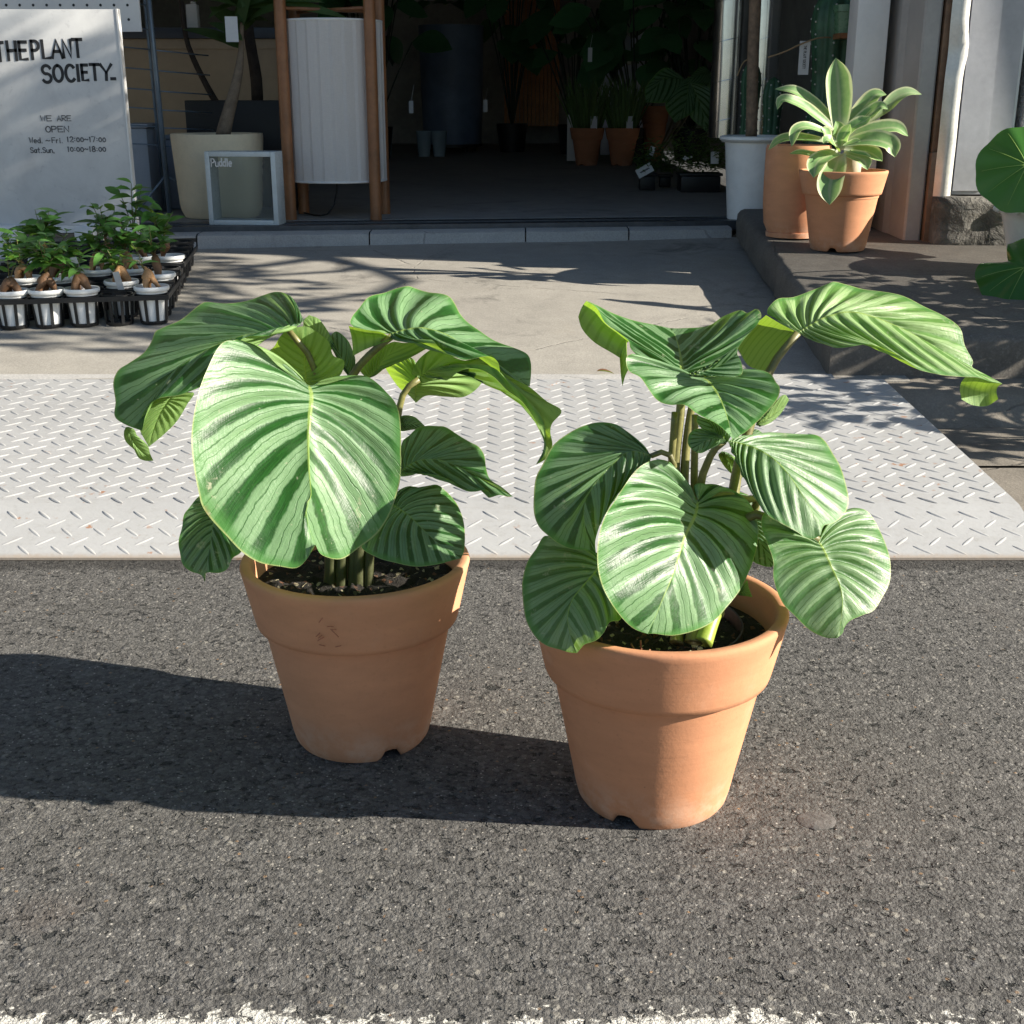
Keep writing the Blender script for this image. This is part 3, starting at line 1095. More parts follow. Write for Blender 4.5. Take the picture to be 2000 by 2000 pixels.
# ---------------------------------------------------------------- left plant
PL = Vector((-.205, 1.543, 0))
pl = thing('potted_calathea', 'striped calathea in a shaded terracotta pot, huge round leaf over its front rim', 'potted plant', PL, 'large potted calatheas on the road')
mb = MB()
clay_pot(mb, PL, phase=-1.02)
obj('pot', mb, M_TERRA, pl, angle=60)
mb = MB()
mb.disk((PL.x, PL.y, .222), .131, 56, rough=.012, rings=14)
obj('soil', mb, M_SOIL, pl)
mb = MB()
for k in range(9):
    a = (-1.72 + random.uniform(-.1, .1))
    zz = random.uniform(.19, .225)
    rr = .1375 + (.0135 * (zz - .181) / .064) + .0016
    da = random.uniform(.02, .06)
    dz = random.uniform(-.012, .012)
    mb.tube([(PL.x + rr * math.cos(a), PL.y + rr * math.sin(a), zz), (PL.x + rr * math.cos(a + da), PL.y + rr * math.sin(a + da), zz + dz)], .0006, 5)
obj('scratch_mark', mb, basic('rust_scratch', (.33, .125, .07), .8), pl)

# huge front leaf
leaf_part(pl,
    mid=[(604, 753)] + z6((1580, 1060), (1567, 1200), (1555, 1400), (1560, 1600), (1574, 1800)) + zb((887, 250), (894, 350), (918, 430)) + [(616, 1064)],
    left=[(604, 753)] + z6((1470, 935), (1330, 830), (1200, 710), (1050, 655), (945, 640), (870, 700), (800, 830), (740, 980), (690, 1200), (668, 1400), (690, 1600), (735, 1800)) + zb((290, 270), (340, 345), (430, 445), (520, 535), (620, 592), (740, 614), (830, 622), (890, 570)) + [(616, 1064)],
    right=[(604, 753)] + z7((150, 965), (330, 915), (460, 918), (530, 960), (600, 1030), (660, 1100), (695, 1200), (708, 1350), (706, 1500)) + zb((1437, 0), (1430, 120), (1400, 230), (1360, 330), (1290, 430), (1200, 500), (1090, 570), (980, 548)) + [(616, 1064)],
    Ym=(1.45, 1.415, 1.385, 1.36, 1.35), Yl=(1.45, 1.42, 1.355, 1.325, 1.315, 1.335), Yr=(1.45, 1.465, 1.455, 1.43, 1.40, 1.355),
    mat=M_CAL_B, N=10.8, bulge=.012, bow=.22, ripple=.0021, tpow=1.7, wave=.0015, lab='huge round front leaf with dry scuffs')
# long leaf drooping to the left
leaf_part(pl,
    mid=z6((1500, 505), (1380, 535), (1250, 570), (1050, 600), (800, 700), (560, 850), (420, 1020), (330, 1200), (300, 1320)),
    left=z6((1500, 505), (1512, 470), (1440, 330), (1380, 280), (1300, 268), (1200, 308), (1100, 345), (960, 355), (800, 342), (740, 365), (600, 490), (450, 545), (395, 570), (360, 650), (300, 740), (200, 820), (120, 870), (80, 960), (95, 1100), (92, 1210), (170, 1270), (300, 1320)),
    right=z6((1500, 505), (1490, 518), (1330, 555), (1240, 605), (1050, 628), (900, 760), (800, 900), (730, 990), (600, 1050), (400, 1082), (330, 1200), (300, 1320)),
    Ym=(1.53, 1.53, 1.53, 1.525, 1.51, 1.50, 1.49), Yl=(1.53, 1.63, 1.64, 1.60, 1.55, 1.51, 1.49), Yr=(1.53, 1.50, 1.49, 1.485, 1.485, 1.485, 1.49),
    mat=M_CAL_D, N=12.8, bulge=.05, bow=.12, ripple=0.00348, tpow=1.15, wave=.002, lab='long leaf drooping to the left')
# its curled grey underside and pale tip
leaf_part(pl,
    mid=z6((520, 1060), (440, 1180), (390, 1300), (350, 1440)),
    left=z6((520, 1060), (380, 1090), (300, 1200), (280, 1300), (350, 1440)),
    right=z6((520, 1060), (690, 1030), (640, 1120), (560, 1250), (460, 1350), (350, 1440)),
    Ym=(1.50, 1.50, 1.5), Yl=(1.495, 1.493, 1.5), Yr=(1.5, 1.505, 1.5), mat=M_CAL_D, top=False, ripple=0.00145, NT=40, NQ=8)
leaf_part(pl,
    mid=z6((180, 1290), (230, 1400), (300, 1480), (385, 1545)),
    left=z6((180, 1290), (165, 1330), (180, 1400), (250, 1470), (270, 1520), (320, 1545), (385, 1545)),
    right=z6((180, 1290), (240, 1310), (270, 1370), (340, 1430), (360, 1490), (385, 1545)),
    Ym=(1.495, 1.50, 1.5), Yl=(1.495, 1.5, 1.5), Yr=(1.495, 1.5, 1.5), mat=M_CAL_F, top=False, ripple=0.00072, NT=40, NQ=6, lab='pale curled leaf tip')
# bright leaf at the back right
leaf_part(pl,
    mid=z7((620, 590), (760, 550), (880, 540), (1050, 590), (1200, 680), (1340, 750), (1500, 860), (1680, 985)),
    left=z7((620, 590), (560, 560), (440, 555), (330, 525), (338, 460), (400, 380), (460, 315), (580, 290), (680, 240), (760, 218), (830, 240), (930, 285), (1060, 310), (1115, 360), (1170, 440), (1280, 550), (1400, 640), (1560, 690), (1660, 740), (1688, 810), (1688, 900), (1680, 985)),
    right=z7((620, 590), (650, 630), (760, 660), (860, 650), (950, 640), (1000, 690), (1080, 755), (1180, 785), (1340, 760), (1440, 800), (1470, 890), (1560, 940), (1680, 985)),
    Ym=(1.55, 1.545, 1.54, 1.53, 1.52, 1.52), Yl=(1.55, 1.54, 1.62, 1.65, 1.62, 1.58, 1.54, 1.52), Yr=(1.55, 1.52, 1.50, 1.49, 1.50, 1.52),
    mat=M_CAL_B, N=11.5, bulge=.05, bow=.22, ripple=0.00319, tpow=1.3, wave=.002,
    extra=[((z7((312, 528), (440, 556), (560, 575), (640, 625)), z7((345, 755), (440, 705), (545, 665), (645, 632))), ((1.535, 1.53, 1.54), (1.555, 1.55, 1.54)), False)],
    lab='bright arching leaf at the back right')
# dark leaf drooping right, seen from below
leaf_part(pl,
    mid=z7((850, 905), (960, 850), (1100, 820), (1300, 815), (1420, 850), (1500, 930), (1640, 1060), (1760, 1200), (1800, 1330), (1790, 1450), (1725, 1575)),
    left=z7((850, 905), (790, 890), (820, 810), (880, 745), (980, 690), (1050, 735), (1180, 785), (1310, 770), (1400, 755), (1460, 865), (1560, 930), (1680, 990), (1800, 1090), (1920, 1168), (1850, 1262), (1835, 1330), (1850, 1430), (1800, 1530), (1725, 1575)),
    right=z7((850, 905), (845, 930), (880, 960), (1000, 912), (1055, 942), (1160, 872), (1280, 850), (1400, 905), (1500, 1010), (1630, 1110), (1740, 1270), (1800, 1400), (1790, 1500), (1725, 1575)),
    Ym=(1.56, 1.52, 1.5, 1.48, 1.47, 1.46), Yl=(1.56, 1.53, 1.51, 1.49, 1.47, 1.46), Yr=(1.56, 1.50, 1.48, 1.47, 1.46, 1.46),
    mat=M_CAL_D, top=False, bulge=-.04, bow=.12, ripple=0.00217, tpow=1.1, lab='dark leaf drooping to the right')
# backlit leaf hanging behind
leaf_part(pl,
    mid=z7((845, 935), (820, 1000), (820, 1108)),
    left=z7((845, 935), (830, 840), (800, 775), (700, 740), (640, 780), (590, 825), (640, 920), (700, 1000), (770, 1055), (820, 1108)),
    right=z7((845, 935), (1000, 915), (1150, 880), (1245, 860), (1330, 910), (1290, 990), (1180, 1062), (1040, 1062), (900, 1055), (820, 1108)),
    Ym=(1.60, 1.62, 1.64), Yl=(1.60, 1.62, 1.66, 1.65, 1.64), Yr=(1.60, 1.63, 1.68, 1.66, 1.64), mat=M_CAL, top=False, ripple=0.00217, tpow=.9, N=10.8, lab='backlit yellow green leaf')
# right hand leaf in shade
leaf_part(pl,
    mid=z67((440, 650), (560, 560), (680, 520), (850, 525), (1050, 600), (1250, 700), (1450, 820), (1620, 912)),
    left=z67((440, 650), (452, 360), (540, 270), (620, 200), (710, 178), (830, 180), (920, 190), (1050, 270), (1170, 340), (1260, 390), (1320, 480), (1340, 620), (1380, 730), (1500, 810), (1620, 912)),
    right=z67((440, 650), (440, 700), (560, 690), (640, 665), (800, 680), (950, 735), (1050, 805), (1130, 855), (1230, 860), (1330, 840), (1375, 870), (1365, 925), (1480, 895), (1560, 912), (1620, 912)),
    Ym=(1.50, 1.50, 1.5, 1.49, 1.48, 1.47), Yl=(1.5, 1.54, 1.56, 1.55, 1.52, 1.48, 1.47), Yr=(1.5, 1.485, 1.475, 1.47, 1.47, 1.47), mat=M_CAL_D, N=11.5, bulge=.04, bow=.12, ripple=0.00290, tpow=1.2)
leaf_part(pl, mid=z67((430, 150), (560, 150), (700, 175)), left=z67((430, 150), (450, 70), (520, 60), (590, 80), (640, 120), (700, 175)),
    right=z67((430, 150), (450, 225), (560, 210), (650, 200), (700, 175)), Ym=(1.56, 1.58), Yl=(1.57, 1.6, 1.58), Yr=(1.56, 1.57, 1.58), mat=M_CAL_D, NT=40, NQ=8)
# low right leaf over the rim
leaf_part(pl,
    mid=zb((1385, 250), (1480, 315), (1560, 395), (1650, 475), (1785, 566)),
    left=zb((1385, 250), (1375, 240), (1420, 175), (1480, 148), (1560, 156), (1640, 138), (1700, 180), (1760, 250), (1797, 340), (1808, 430), (1802, 520), (1785, 566)),
    right=zb((1385, 250), (1330, 270), (1280, 380), (1205, 495), (1300, 562), (1400, 592), (1520, 614), (1640, 602), (1720, 582), (1785, 566)),
    Ym=(1.46, 1.44, 1.42, 1.41), Yl=(1.46, 1.5, 1.5, 1.47, 1.41), Yr=(1.46, 1.44, 1.40, 1.385, 1.41), mat=M_CAL_D, N=10.1, bulge=.05, bow=.22, ripple=0.00290, tpow=1.3)
# low left leaf outside the rim
leaf_part(pl,
    mid=zb((360, 260), (345, 360), (330, 480), (310, 590), (298, 705)),
    left=zb((360, 260), (300, 200), (260, 210), (205, 275), (170, 330), (158, 420), (145, 510), (165, 590), (210, 640), (275, 662), (298, 705)),
    right=zb((360, 260), (450, 300), (520, 420), (510, 520), (460, 562), (440, 620), (380, 650), (305, 652), (298, 705)),
    Ym=(1.52, 1.5, 1.48, 1.47), Yl=(1.52, 1.52, 1.5, 1.47), Yr=(1.52, 1.48, 1.46, 1.47), mat=M_CAL_D, N=12.2, bulge=.05, bow=.22, wave=.002)
# backlit underside in the middle of the plant
leaf_part(pl,
    mid=z6((1540, 985), (1530, 850), (1515, 700), (1440, 610), (1390, 560)),
    left=z6((1540, 985), (1450, 930), (1340, 820), (1260, 730), (1300, 680), (1340, 610), (1390, 560)),
    right=z6((1540, 985), (1680, 990), (1760, 930), (1810, 870), (1822, 790), (1740, 750), (1700, 640), (1600, 560), (1520, 530), (1390, 560)),
    Ym=(1.57, 1.575, 1.57, 1.56), Yl=(1.57, 1.59, 1.59, 1.56), Yr=(1.57, 1.55, 1.55, 1.57, 1.56), mat=M_CAL, top=False, ripple=0.00145, tpow=1, lab='backlit leaf underside')
leaf_part(pl, mid=z6((1640, 760), (1620, 600), (1560, 445)), left=z6((1640, 760), (1540, 640), (1515, 500), (1560, 445)),
    right=z6((1640, 760), (1740, 690), (1715, 590), (1640, 480), (1560, 445)), Ym=(1.62, 1.64, 1.66), Yl=(1.62, 1.64, 1.66), Yr=(1.62, 1.65, 1.66), mat=M_CAL, top=False, NT=50, NQ=8)
leaf_part(pl, mid=z6((1880, 930), (1800, 760), (1720, 600)), left=z6((1880, 930), (1790, 800), (1720, 680), (1700, 590), (1720, 600)),
    right=z6((1880, 930), (1910, 800), (1890, 720), (1845, 630), (1770, 570), (1720, 600)), Ym=(1.6, 1.62, 1.66), Yl=(1.6, 1.62, 1.66), Yr=(1.6, 1.64, 1.66), mat=M_CAL_D, NT=50, NQ=8)
leaf_part(pl, mid=z7((470, 920), (600, 760), (720, 655)), left=z7((470, 920), (395, 860), (480, 770), (560, 700), (640, 650), (720, 655)),
    right=z7((470, 920), (560, 870), (660, 750), (830, 690), (960, 660), (720, 655)), Ym=(1.58, 1.57, 1.56), Yl=(1.58, 1.57, 1.56), Yr=(1.58, 1.58, 1.56), mat=M_CAL_D, top=False, NT=50, NQ=8)
Ys = (1.545, 1.55, 1.55)
stem_part(pl, z7((640, 605), (520, 700), (400, 820), (330, 930), (300, 1200)) + [(690, 1160)], (1.55, 1.56, 1.56, 1.55, 1.545), .0045, .008)
stem_part(pl, z7((845, 930), (770, 980), (725, 1040), (690, 1180)) + [(765, 900), (735, 1000), (712, 1150)], (1.60, 1.59, 1.57, 1.55), .004, .007)
stem_part(pl, z6((1400, 555), (1470, 640), (1535, 710), (1600, 850), (1650, 1000)) + [(655, 900), (680, 1050), (690, 1150)], (1.56, 1.57, 1.57, 1.55, 1.545), .0038, .007)
for (u0, u1, r) in ((648, 655, .007), (668, 676, .008), (690, 690, .0065), (702, 712, .009), (722, 735, .007), (640, 625, .005)):
    stem_part(pl, [(u1, 985), (u0, 1080), (u0 - 2, 1150)], (1.54, 1.535, 1.53), r * .75, r, M_STEMS)

# ---------------------------------------------------------------- right plant
PR = Vector((.1755, 1.387, 0))
pr = thing('potted_calathea', 'striped calathea in the sunlit terracotta pot, one arching leaf reaching far right', 'potted plant', PR, 'large potted calatheas on the road')
mb = MB()
clay_pot(mb, PR, D=.306, phase=-2.05)
obj('pot', mb, M_TERRA2, pr, angle=60)
mb = MB()
mb.disk((PR.x, PR.y, .216), .131, 56, rough=.012, rings=14)
obj('soil', mb, M_SOIL, pr)
mb = MB()
mb.lathe([(.112, .19), (.1135, .2295), (.1125, .231), (.1105, .2295), (.109, .19)], PR + Vector((-.012, .004, 0)), 64, cap_lo=False)
obj('nursery_pot', mb, M_BLACK, pr)
mb = MB()
for k in range(26):
    p = PR + Vector((random.uniform(-.07, 0), random.uniform(-.125, -.095), .222 + random.uniform(0, .006)))
    d = Vector((random.uniform(-1, 1), random.uniform(-.6, .6), random.uniform(-.1, .5))).normalized() * random.uniform(.008, .026)
    mb.tube([p, p + d * .5 + Vector((0, 0, .004)), p + d], .0011, 5)
obj('root_fibre', mb, basic('root_fibres', (.22, .1, .055), .85), pr)
mb = MB()
for k in range(16):
    p = PR + Vector((random.uniform(.02, .1), random.uniform(-.1, -.05), .222))
    r = random.uniform(.0025, .0055)
    mb.lathe([(0.0004, -r), (r * .8, -r * .5), (r, 0), (r * .8, r * .6), (.0004, r)], p, 7)
obj('perlite', mb, basic('perlite_grains', (.55, .52, .36), .9), pr)

# upright leaf pair at the top left
leaf_part(pr,
    mid=z8((1285, 895), (1278, 800), (1262, 700), (1230, 600), (1190, 545)),
    left=z8((1285, 895), (1235, 905), (1010, 795), (900, 705), (880, 645), (800, 580), (700, 500), (640, 400), (560, 338), (630, 368), (700, 402), (800, 442), (940, 490), (1080, 520), (1190, 545)),
    right=z8((1285, 895), (1330, 905), (1580, 912), (1600, 862), (1690, 720), (1760, 620), (1850, 520), (1882, 450), (1850, 402), (1780, 432), (1720, 410), (1600, 452), (1480, 530), (1280, 546), (1190, 545)),
    Ym=(1.44, 1.48, 1.52, 1.56), Yl=(1.44, 1.45, 1.465, 1.49, 1.52, 1.55, 1.56), Yr=(1.44, 1.445, 1.46, 1.48, 1.51, 1.55, 1.56), mat=M_CAL_B, N=10.1, bulge=-.04, bow=.12, ripple=0.00290, tpow=1.0,
    extra=[((z8((560, 340), (640, 392), (700, 500), (800, 580), (882, 642)), z8((500, 460), (530, 552), (620, 650), (760, 735), (815, 770))), ((1.49, 1.48, 1.46), (1.505, 1.495, 1.48)), False),
           ((z8((865, 640), (870, 760), (900, 830)), z8((812, 765), (822, 900), (834, 985))), ((1.46, 1.46, 1.45), (1.48, 1.48, 1.47)), False)],
    lab='broad leaf folded like open wings')
# leaf with the pointed tip towards the viewer
leaf_part(pr,
    mid=z8((1400, 915), (1480, 940), (1560, 1050), (1620, 1200), (1664, 1378)),
    left=z8((1400, 915), (1290, 902), (1010, 802), (900, 745), (862, 770), (880, 860), (960, 920), (1020, 1005), (1100, 1085), (1200, 1122), (1300, 1132), (1400, 1192), (1540, 1262), (1640, 1352), (1664, 1378)),
    right=z8((1400, 915), (1540, 925), (1700, 918)) + zr((170, 730), (250, 708), (335, 740), (375, 800), (397, 830), (385, 890), (330, 970), (240, 1052), (180, 1110), (100, 1152)) + z8((1664, 1378)),
    Ym=(1.43, 1.40, 1.36, 1.32), Yl=(1.43, 1.43, 1.40, 1.37, 1.34, 1.32), Yr=(1.43, 1.43, 1.40, 1.36, 1.32), mat=M_CAL_B, N=10.1, bulge=.05, bow=.22, ripple=0.00290, tpow=1.35, wave=.0015, lab='cupped leaf pointing to the viewer')
# long leaf to the far right
leaf_part(pr,
    mid=zr((512, 482), (600, 425), (700, 375), (850, 348), (1050, 405), (1300, 525), (1500, 655), (1640, 738), (1795, 802)),
    left=zr((512, 482), (420, 432), (345, 376), (318, 360), (330, 320), (390, 265), (490, 255), (620, 215), (700, 175), (742, 158), (830, 175), (950, 210), (1170, 250), (1300, 310), (1440, 390), (1530, 460), (1560, 560), (1612, 660), (1606, 702), (1680, 740), (1795, 802)),
    right=zr((512, 482), (600, 532), (720, 572), (800, 574), (960, 556), (1100, 606), (1200, 662), (1290, 712), (1400, 748), (1560, 760), (1640, 765), (1720, 790), (1795, 802)),
    Ym=(1.475, 1.48, 1.485, 1.48, 1.47, 1.46), Yl=(1.475, 1.51, 1.545, 1.555, 1.53, 1.51, 1.48, 1.46), Yr=(1.475, 1.455, 1.445, 1.445, 1.45, 1.46), mat=M_CAL_Y, N=14.2, bulge=.04, bow=.12, ripple=0.00319, tpow=1.25, wave=.0012,
    extra=[((zr((1562, 762), (1640, 766), (1720, 790), (1796, 802)), zr((1540, 902), (1610, 938), (1700, 942), (1770, 900))), ((1.462, 1.46, 1.46), (1.47, 1.475, 1.47)), False),
           ((zr((310, 372), (400, 425), (515, 485)), zr((130, 580), (200, 690), (310, 725))), ((1.48, 1.478, 1.475), (1.51, 1.50, 1.49)), False)],
    lab='long arching leaf with a curled yellow green tip')
# shaded mid left leaf
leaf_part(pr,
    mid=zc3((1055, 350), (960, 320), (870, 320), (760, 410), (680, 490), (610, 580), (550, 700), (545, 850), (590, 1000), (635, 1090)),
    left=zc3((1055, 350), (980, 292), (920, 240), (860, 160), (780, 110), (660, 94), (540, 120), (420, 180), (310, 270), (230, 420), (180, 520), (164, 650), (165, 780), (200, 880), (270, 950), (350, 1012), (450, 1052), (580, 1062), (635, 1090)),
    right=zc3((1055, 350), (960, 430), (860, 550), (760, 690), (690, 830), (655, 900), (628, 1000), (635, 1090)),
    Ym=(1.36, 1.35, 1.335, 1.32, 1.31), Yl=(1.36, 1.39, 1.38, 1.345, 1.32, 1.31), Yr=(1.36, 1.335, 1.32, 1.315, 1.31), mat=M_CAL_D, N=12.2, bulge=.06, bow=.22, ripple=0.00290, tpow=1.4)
# front centre leaf
leaf_part(pr,
    mid=zc3((1405, 690), (1385, 800), (1315, 940), (1262, 1100), (1210, 1260), (1150, 1400), (1085, 1560), (1024, 1692)),
    left=zc3((1405, 690), (1300, 590), (1240, 465), (1190, 402), (1100, 380), (1010, 402), (930, 460), (850, 570), (780, 680), (700, 800), (660, 920), (645, 1050), (650, 1200), (680, 1330), (740, 1450), (820, 1560), (900, 1640), (960, 1672), (1024, 1692)),
    right=zc3((1405, 690), (1370, 600), (1400, 556), (1500, 570), (1620, 590), (1720, 640), (1800, 720), (1852, 850), (1852, 1000), (1822, 1130), (1780, 1240), (1720, 1360), (1620, 1490), (1530, 1592), (1400, 1662), (1220, 1704), (1070, 1690), (1024, 1692)),
    Ym=(1.36, 1.325, 1.29, 1.265, 1.25), Yl=(1.36, 1.36, 1.32, 1.265, 1.24, 1.235, 1.25), Yr=(1.36, 1.39, 1.38, 1.35, 1.31, 1.275, 1.25), mat=M_CAL_B, N=10.1, bulge=.05, bow=.22, ripple=0.00348, tpow=1.55, lab='round front leaf half in shadow')
# low left leaf over the rim
leaf_part(pr,
    mid=zc3((700, 1120), (620, 1230), (540, 1320), (455, 1430), (420, 1560), (440, 1700), (490, 1838)),
    left=zc3((700, 1120), (620, 1075), (500, 1050), (360, 1000), (250, 950), (180, 1050), (115, 1150), (76, 1300), (82, 1450), (110, 1600), (180, 1720), (260, 1782), (360, 1812), (430, 1832), (490, 1838)),
    right=zc3((700, 1120), (760, 1300), (830, 1560), (740, 1602), (690, 1682), (630, 1742), (550, 1772), (520, 1802), (490, 1838)),
    Ym=(1.33, 1.30, 1.27, 1.25), Yl=(1.33, 1.36, 1.34, 1.29, 1.25), Yr=(1.33, 1.31, 1.26, 1.235, 1.25), mat=M_CAL_F, N=12.8, bulge=.06, bow=.22, ripple=0.00261, tpow=1.35)
# right hand leaves
leaf_part(pr,
    mid=z5((305, 258), (520, 310), (680, 400), (800, 520), (900, 660), (1000, 830), (1060, 960), (1085, 1052)),
    left=z5((305, 258), (490, 262), (700, 235), (860, 230), (1000, 206), (1080, 224), (1140, 280), (1200, 380), (1250, 470), (1292, 600), (1322, 740), (1310, 830), (1260, 900), (1190, 952), (1110, 975), (1085, 1052)),
    right=z5((305, 258), (380, 360), (440, 480), (480, 600), (540, 750), (620, 872), (750, 952), (880, 1022), (950, 1070), (1020, 1084), (1085, 1052)),
    Ym=(1.37, 1.345, 1.32, 1.30), Yl=(1.37, 1.41, 1.42, 1.39, 1.35, 1.30), Yr=(1.37, 1.335, 1.31, 1.295, 1.30), mat=M_CAL_F, N=13.5, bulge=.05, bow=.22, ripple=0.00290, tpow=1.35)
leaf_part(pr,
    mid=z5((1050, 1082), (1110, 1170), (1180, 1320), (1250, 1480), (1270, 1620), (1252, 1800), (1222, 1916)),
    left=z5((1050, 1082), (950, 1102), (800, 1000), (690, 900), (608, 872), (588, 980), (640, 1120), (690, 1270), (690, 1400), (722, 1530), (780, 1642), (860, 1722), (950, 1812), (1030, 1872), (1130, 1912), (1222, 1916)),
    right=z5((1050, 1082), (1060, 1010), (1120, 950), (1220, 900), (1320, 830), (1430, 830), (1500, 870), (1582, 1000), (1642, 1150), (1672, 1300), (1662, 1450), (1602, 1572), (1530, 1682), (1440, 1722), (1330, 1772), (1282, 1832), (1272, 1872), (1222, 1916)),
    Ym=(1.35, 1.325, 1.30, 1.285), Yl=(1.35, 1.345, 1.325, 1.30, 1.285), Yr=(1.35, 1.40, 1.39, 1.35, 1.31, 1.285), mat=M_CAL_F, N=13.5, bulge=.05, bow=.22, ripple=0.00319, tpow=1.45)
leaf_part(pr, mid=z5((430, 880), (560, 1080), (680, 1320)), left=z5((430, 880), (470, 1060), (500, 1250), (600, 1310), (680, 1320)),
    right=z5((430, 880), (620, 900), (690, 1100), (700, 1260), (680, 1320)), Ym=(1.40, 1.39, 1.38), Yl=(1.4, 1.39, 1.38), Yr=(1.4, 1.4, 1.38), mat=M_CAL_D, NT=50, NQ=8)
# small leaves in the middle
leaf_part(pr, mid=zc3((1610, 225), (1520, 220), (1420, 260), (1390, 325)), left=zc3((1610, 225), (1500, 152), (1390, 146), (1335, 190), (1332, 270), (1390, 325)),
    right=zc3((1610, 225), (1560, 262), (1480, 305), (1430, 328), (1390, 325)), Ym=(1.35, 1.34, 1.34), Yl=(1.35, 1.35, 1.34), Yr=(1.35, 1.34, 1.34), mat=M_CAL_D, NT=50, NQ=8)
leaf_part(pr, mid=zc3((1600, 320), (1680, 420), (1745, 512)), left=zc3((1600, 320), (1555, 345), (1600, 430), (1680, 500), (1745, 512)),
    right=zc3((1600, 320), (1690, 360), (1745, 440), (1760, 500), (1745, 512)), Ym=(1.48, 1.5, 1.5), Yl=(1.48, 1.5, 1.5), Yr=(1.48, 1.5, 1.5), mat=M_CAL_F, top=False, NT=40, NQ=6)
leaf_part(pr, mid=zr((245, 1062), (350, 1000), (455, 905)), left=zr((245, 1062), (320, 980), (380, 900), (430, 872), (455, 905)),
    right=zr((245, 1062), (320, 1060), (400, 1000), (455, 905)), Ym=(1.42, 1.43, 1.44), Yl=(1.42, 1.43, 1.44), Yr=(1.42, 1.43, 1.44), mat=M_CAL, top=False, NT=40, NQ=6)
leaf_part(pr, mid=zr((150, 1170), (230, 1130), (315, 1145)), left=zr((150, 1170), (200, 1100), (260, 1095), (315, 1145)),
    right=zr((150, 1170), (240, 1170), (315, 1145)), Ym=(1.45, 1.46), Yl=(1.45, 1.47, 1.46), Yr=(1.45, 1.46), mat=M_CAL_D, NT=40, NQ=6)
leaf_part(pr, mid=zc3((1700, 1390), (1760, 1370), (1815, 1416)), left=zc3((1700, 1390), (1770, 1290), (1790, 1350), (1815, 1416)),
    right=zc3((1700, 1390), (1760, 1410), (1815, 1416)), Ym=(1.36, 1.36), Yl=(1.36, 1.36), Yr=(1.36, 1.36), mat=M_CAL_F, top=False, NT=40, NQ=6)
leaf_part(pr, mid=z8((1330, 900), (1560, 830), (1700, 740)), left=z8((1330, 900), (1560, 800), (1690, 690), (1700, 740)),
    right=z8((1330, 900), (1580, 912), (1725, 900), (1735, 820), (1700, 740)), Ym=(1.4, 1.41, 1.41), Yl=(1.4, 1.41, 1.41), Yr=(1.4, 1.4, 1.41), mat=M_CAL_D, NT=40, NQ=6)
leaf_part(pr, mid=z8((1600, 1420), (1500, 1280), (1400, 1200)), left=z8((1600, 1420), (1450, 1330), (1395, 1260), (1400, 1200)),
    right=z8((1600, 1420), (1650, 1350), (1540, 1262), (1400, 1200)), Ym=(1.36, 1.36, 1.37), Yl=(1.36, 1.37, 1.37), Yr=(1.36, 1.36, 1.37), mat=M_CAL_D, NT=40, NQ=6)
leaf_part(pr, mid=zc3((1300, 600), (1500, 650), (1890, 780)), left=zc3((1300, 600), (1500, 560), (1650, 600), (1800, 655), (1890, 780)),
    right=zc3((1300, 600), (1500, 720), (1720, 790), (1890, 780)), Ym=(1.4, 1.41, 1.42), Yl=(1.4, 1.43, 1.42), Yr=(1.4, 1.4, 1.42), mat=M_CAL_D, NT=40, NQ=6)
BY = 1.40
stem_part(pr, zr((512, 485), (430, 580), (330, 730), (200, 1090), (110, 1460)) + [(1425, 1090), (1400, 1200)], (1.475, 1.47, 1.45, 1.42, 1.40, 1.40), .0045, .0085, M_STEM)
stem_part(pr, z8((1285, 900), (1270, 1180), (1230, 1600)) + [(1322, 1050), (1325, 1200)], (1.43, 1.42, 1.40, 1.40), .0048, .008, M_STEM)
stem_part(pr, z8((1230, 1180), (1215, 1400), (1205, 1560)) + [(1318, 1050), (1320, 1200)], (1.40, 1.40, 1.40), .004, .0055, M_STEM)
stem_part(pr, z8((1400, 920), (1330, 1300), (1300, 1700)) + [(1340, 1050), (1340, 1200)], (1.43, 1.42, 1.40, 1.40), .004, .0075, M_STEM)
stem_part(pr, z8((1382, 1200), (1378, 1500), (1375, 1730)) + [(1357, 1050), (1350, 1200)], (1.40, 1.40, 1.40), .004, .0055, M_STEM)
stem_part(pr, z8((1600, 1400), (1520, 1470), (1460, 1600), (1425, 1730)) + [(1366, 1050), (1360, 1200)], (1.37, 1.39, 1.40, 1.40), .004, .007, M_STEM)
stem_part(pr, zc3((1050, 350), (1130, 320), (1185, 335), (1230, 450), (1270, 650)) + [(1335, 1050), (1340, 1200)], (1.36, 1.38, 1.40, 1.40), .003, .006, M_STEM)
stem_part(pr, zc3((1430, 690), (1600, 640), (1750, 680), (1850, 700)) + [(1430, 1080), (1390, 1210)], (1.37, 1.40, 1.41, 1.40), .004, .007, M_STEM)
stem_part(pr, [(1600, 1055), (1520, 1020), (1460, 1010), (1420, 1100), (1385, 1220)], (1.35, 1.37, 1.40, 1.40), .004, .008, M_STEM)
stem_part(pr, zc3((1560, 1480), (1500, 1600), (1440, 1760)), (1.335, 1.315, 1.30), .0085, .0115, M_STEMG)
stem_part(pr, zc3((1400, 1560), (1385, 1660), (1370, 1760)), (1.33, 1.315, 1.305), .008, .0105, M_STEM)
stem_part(pr, zc3((1280, 1600), (1250, 1680), (1240, 1760)), (1.335, 1.32, 1.31), .006, .008, M_STEM)

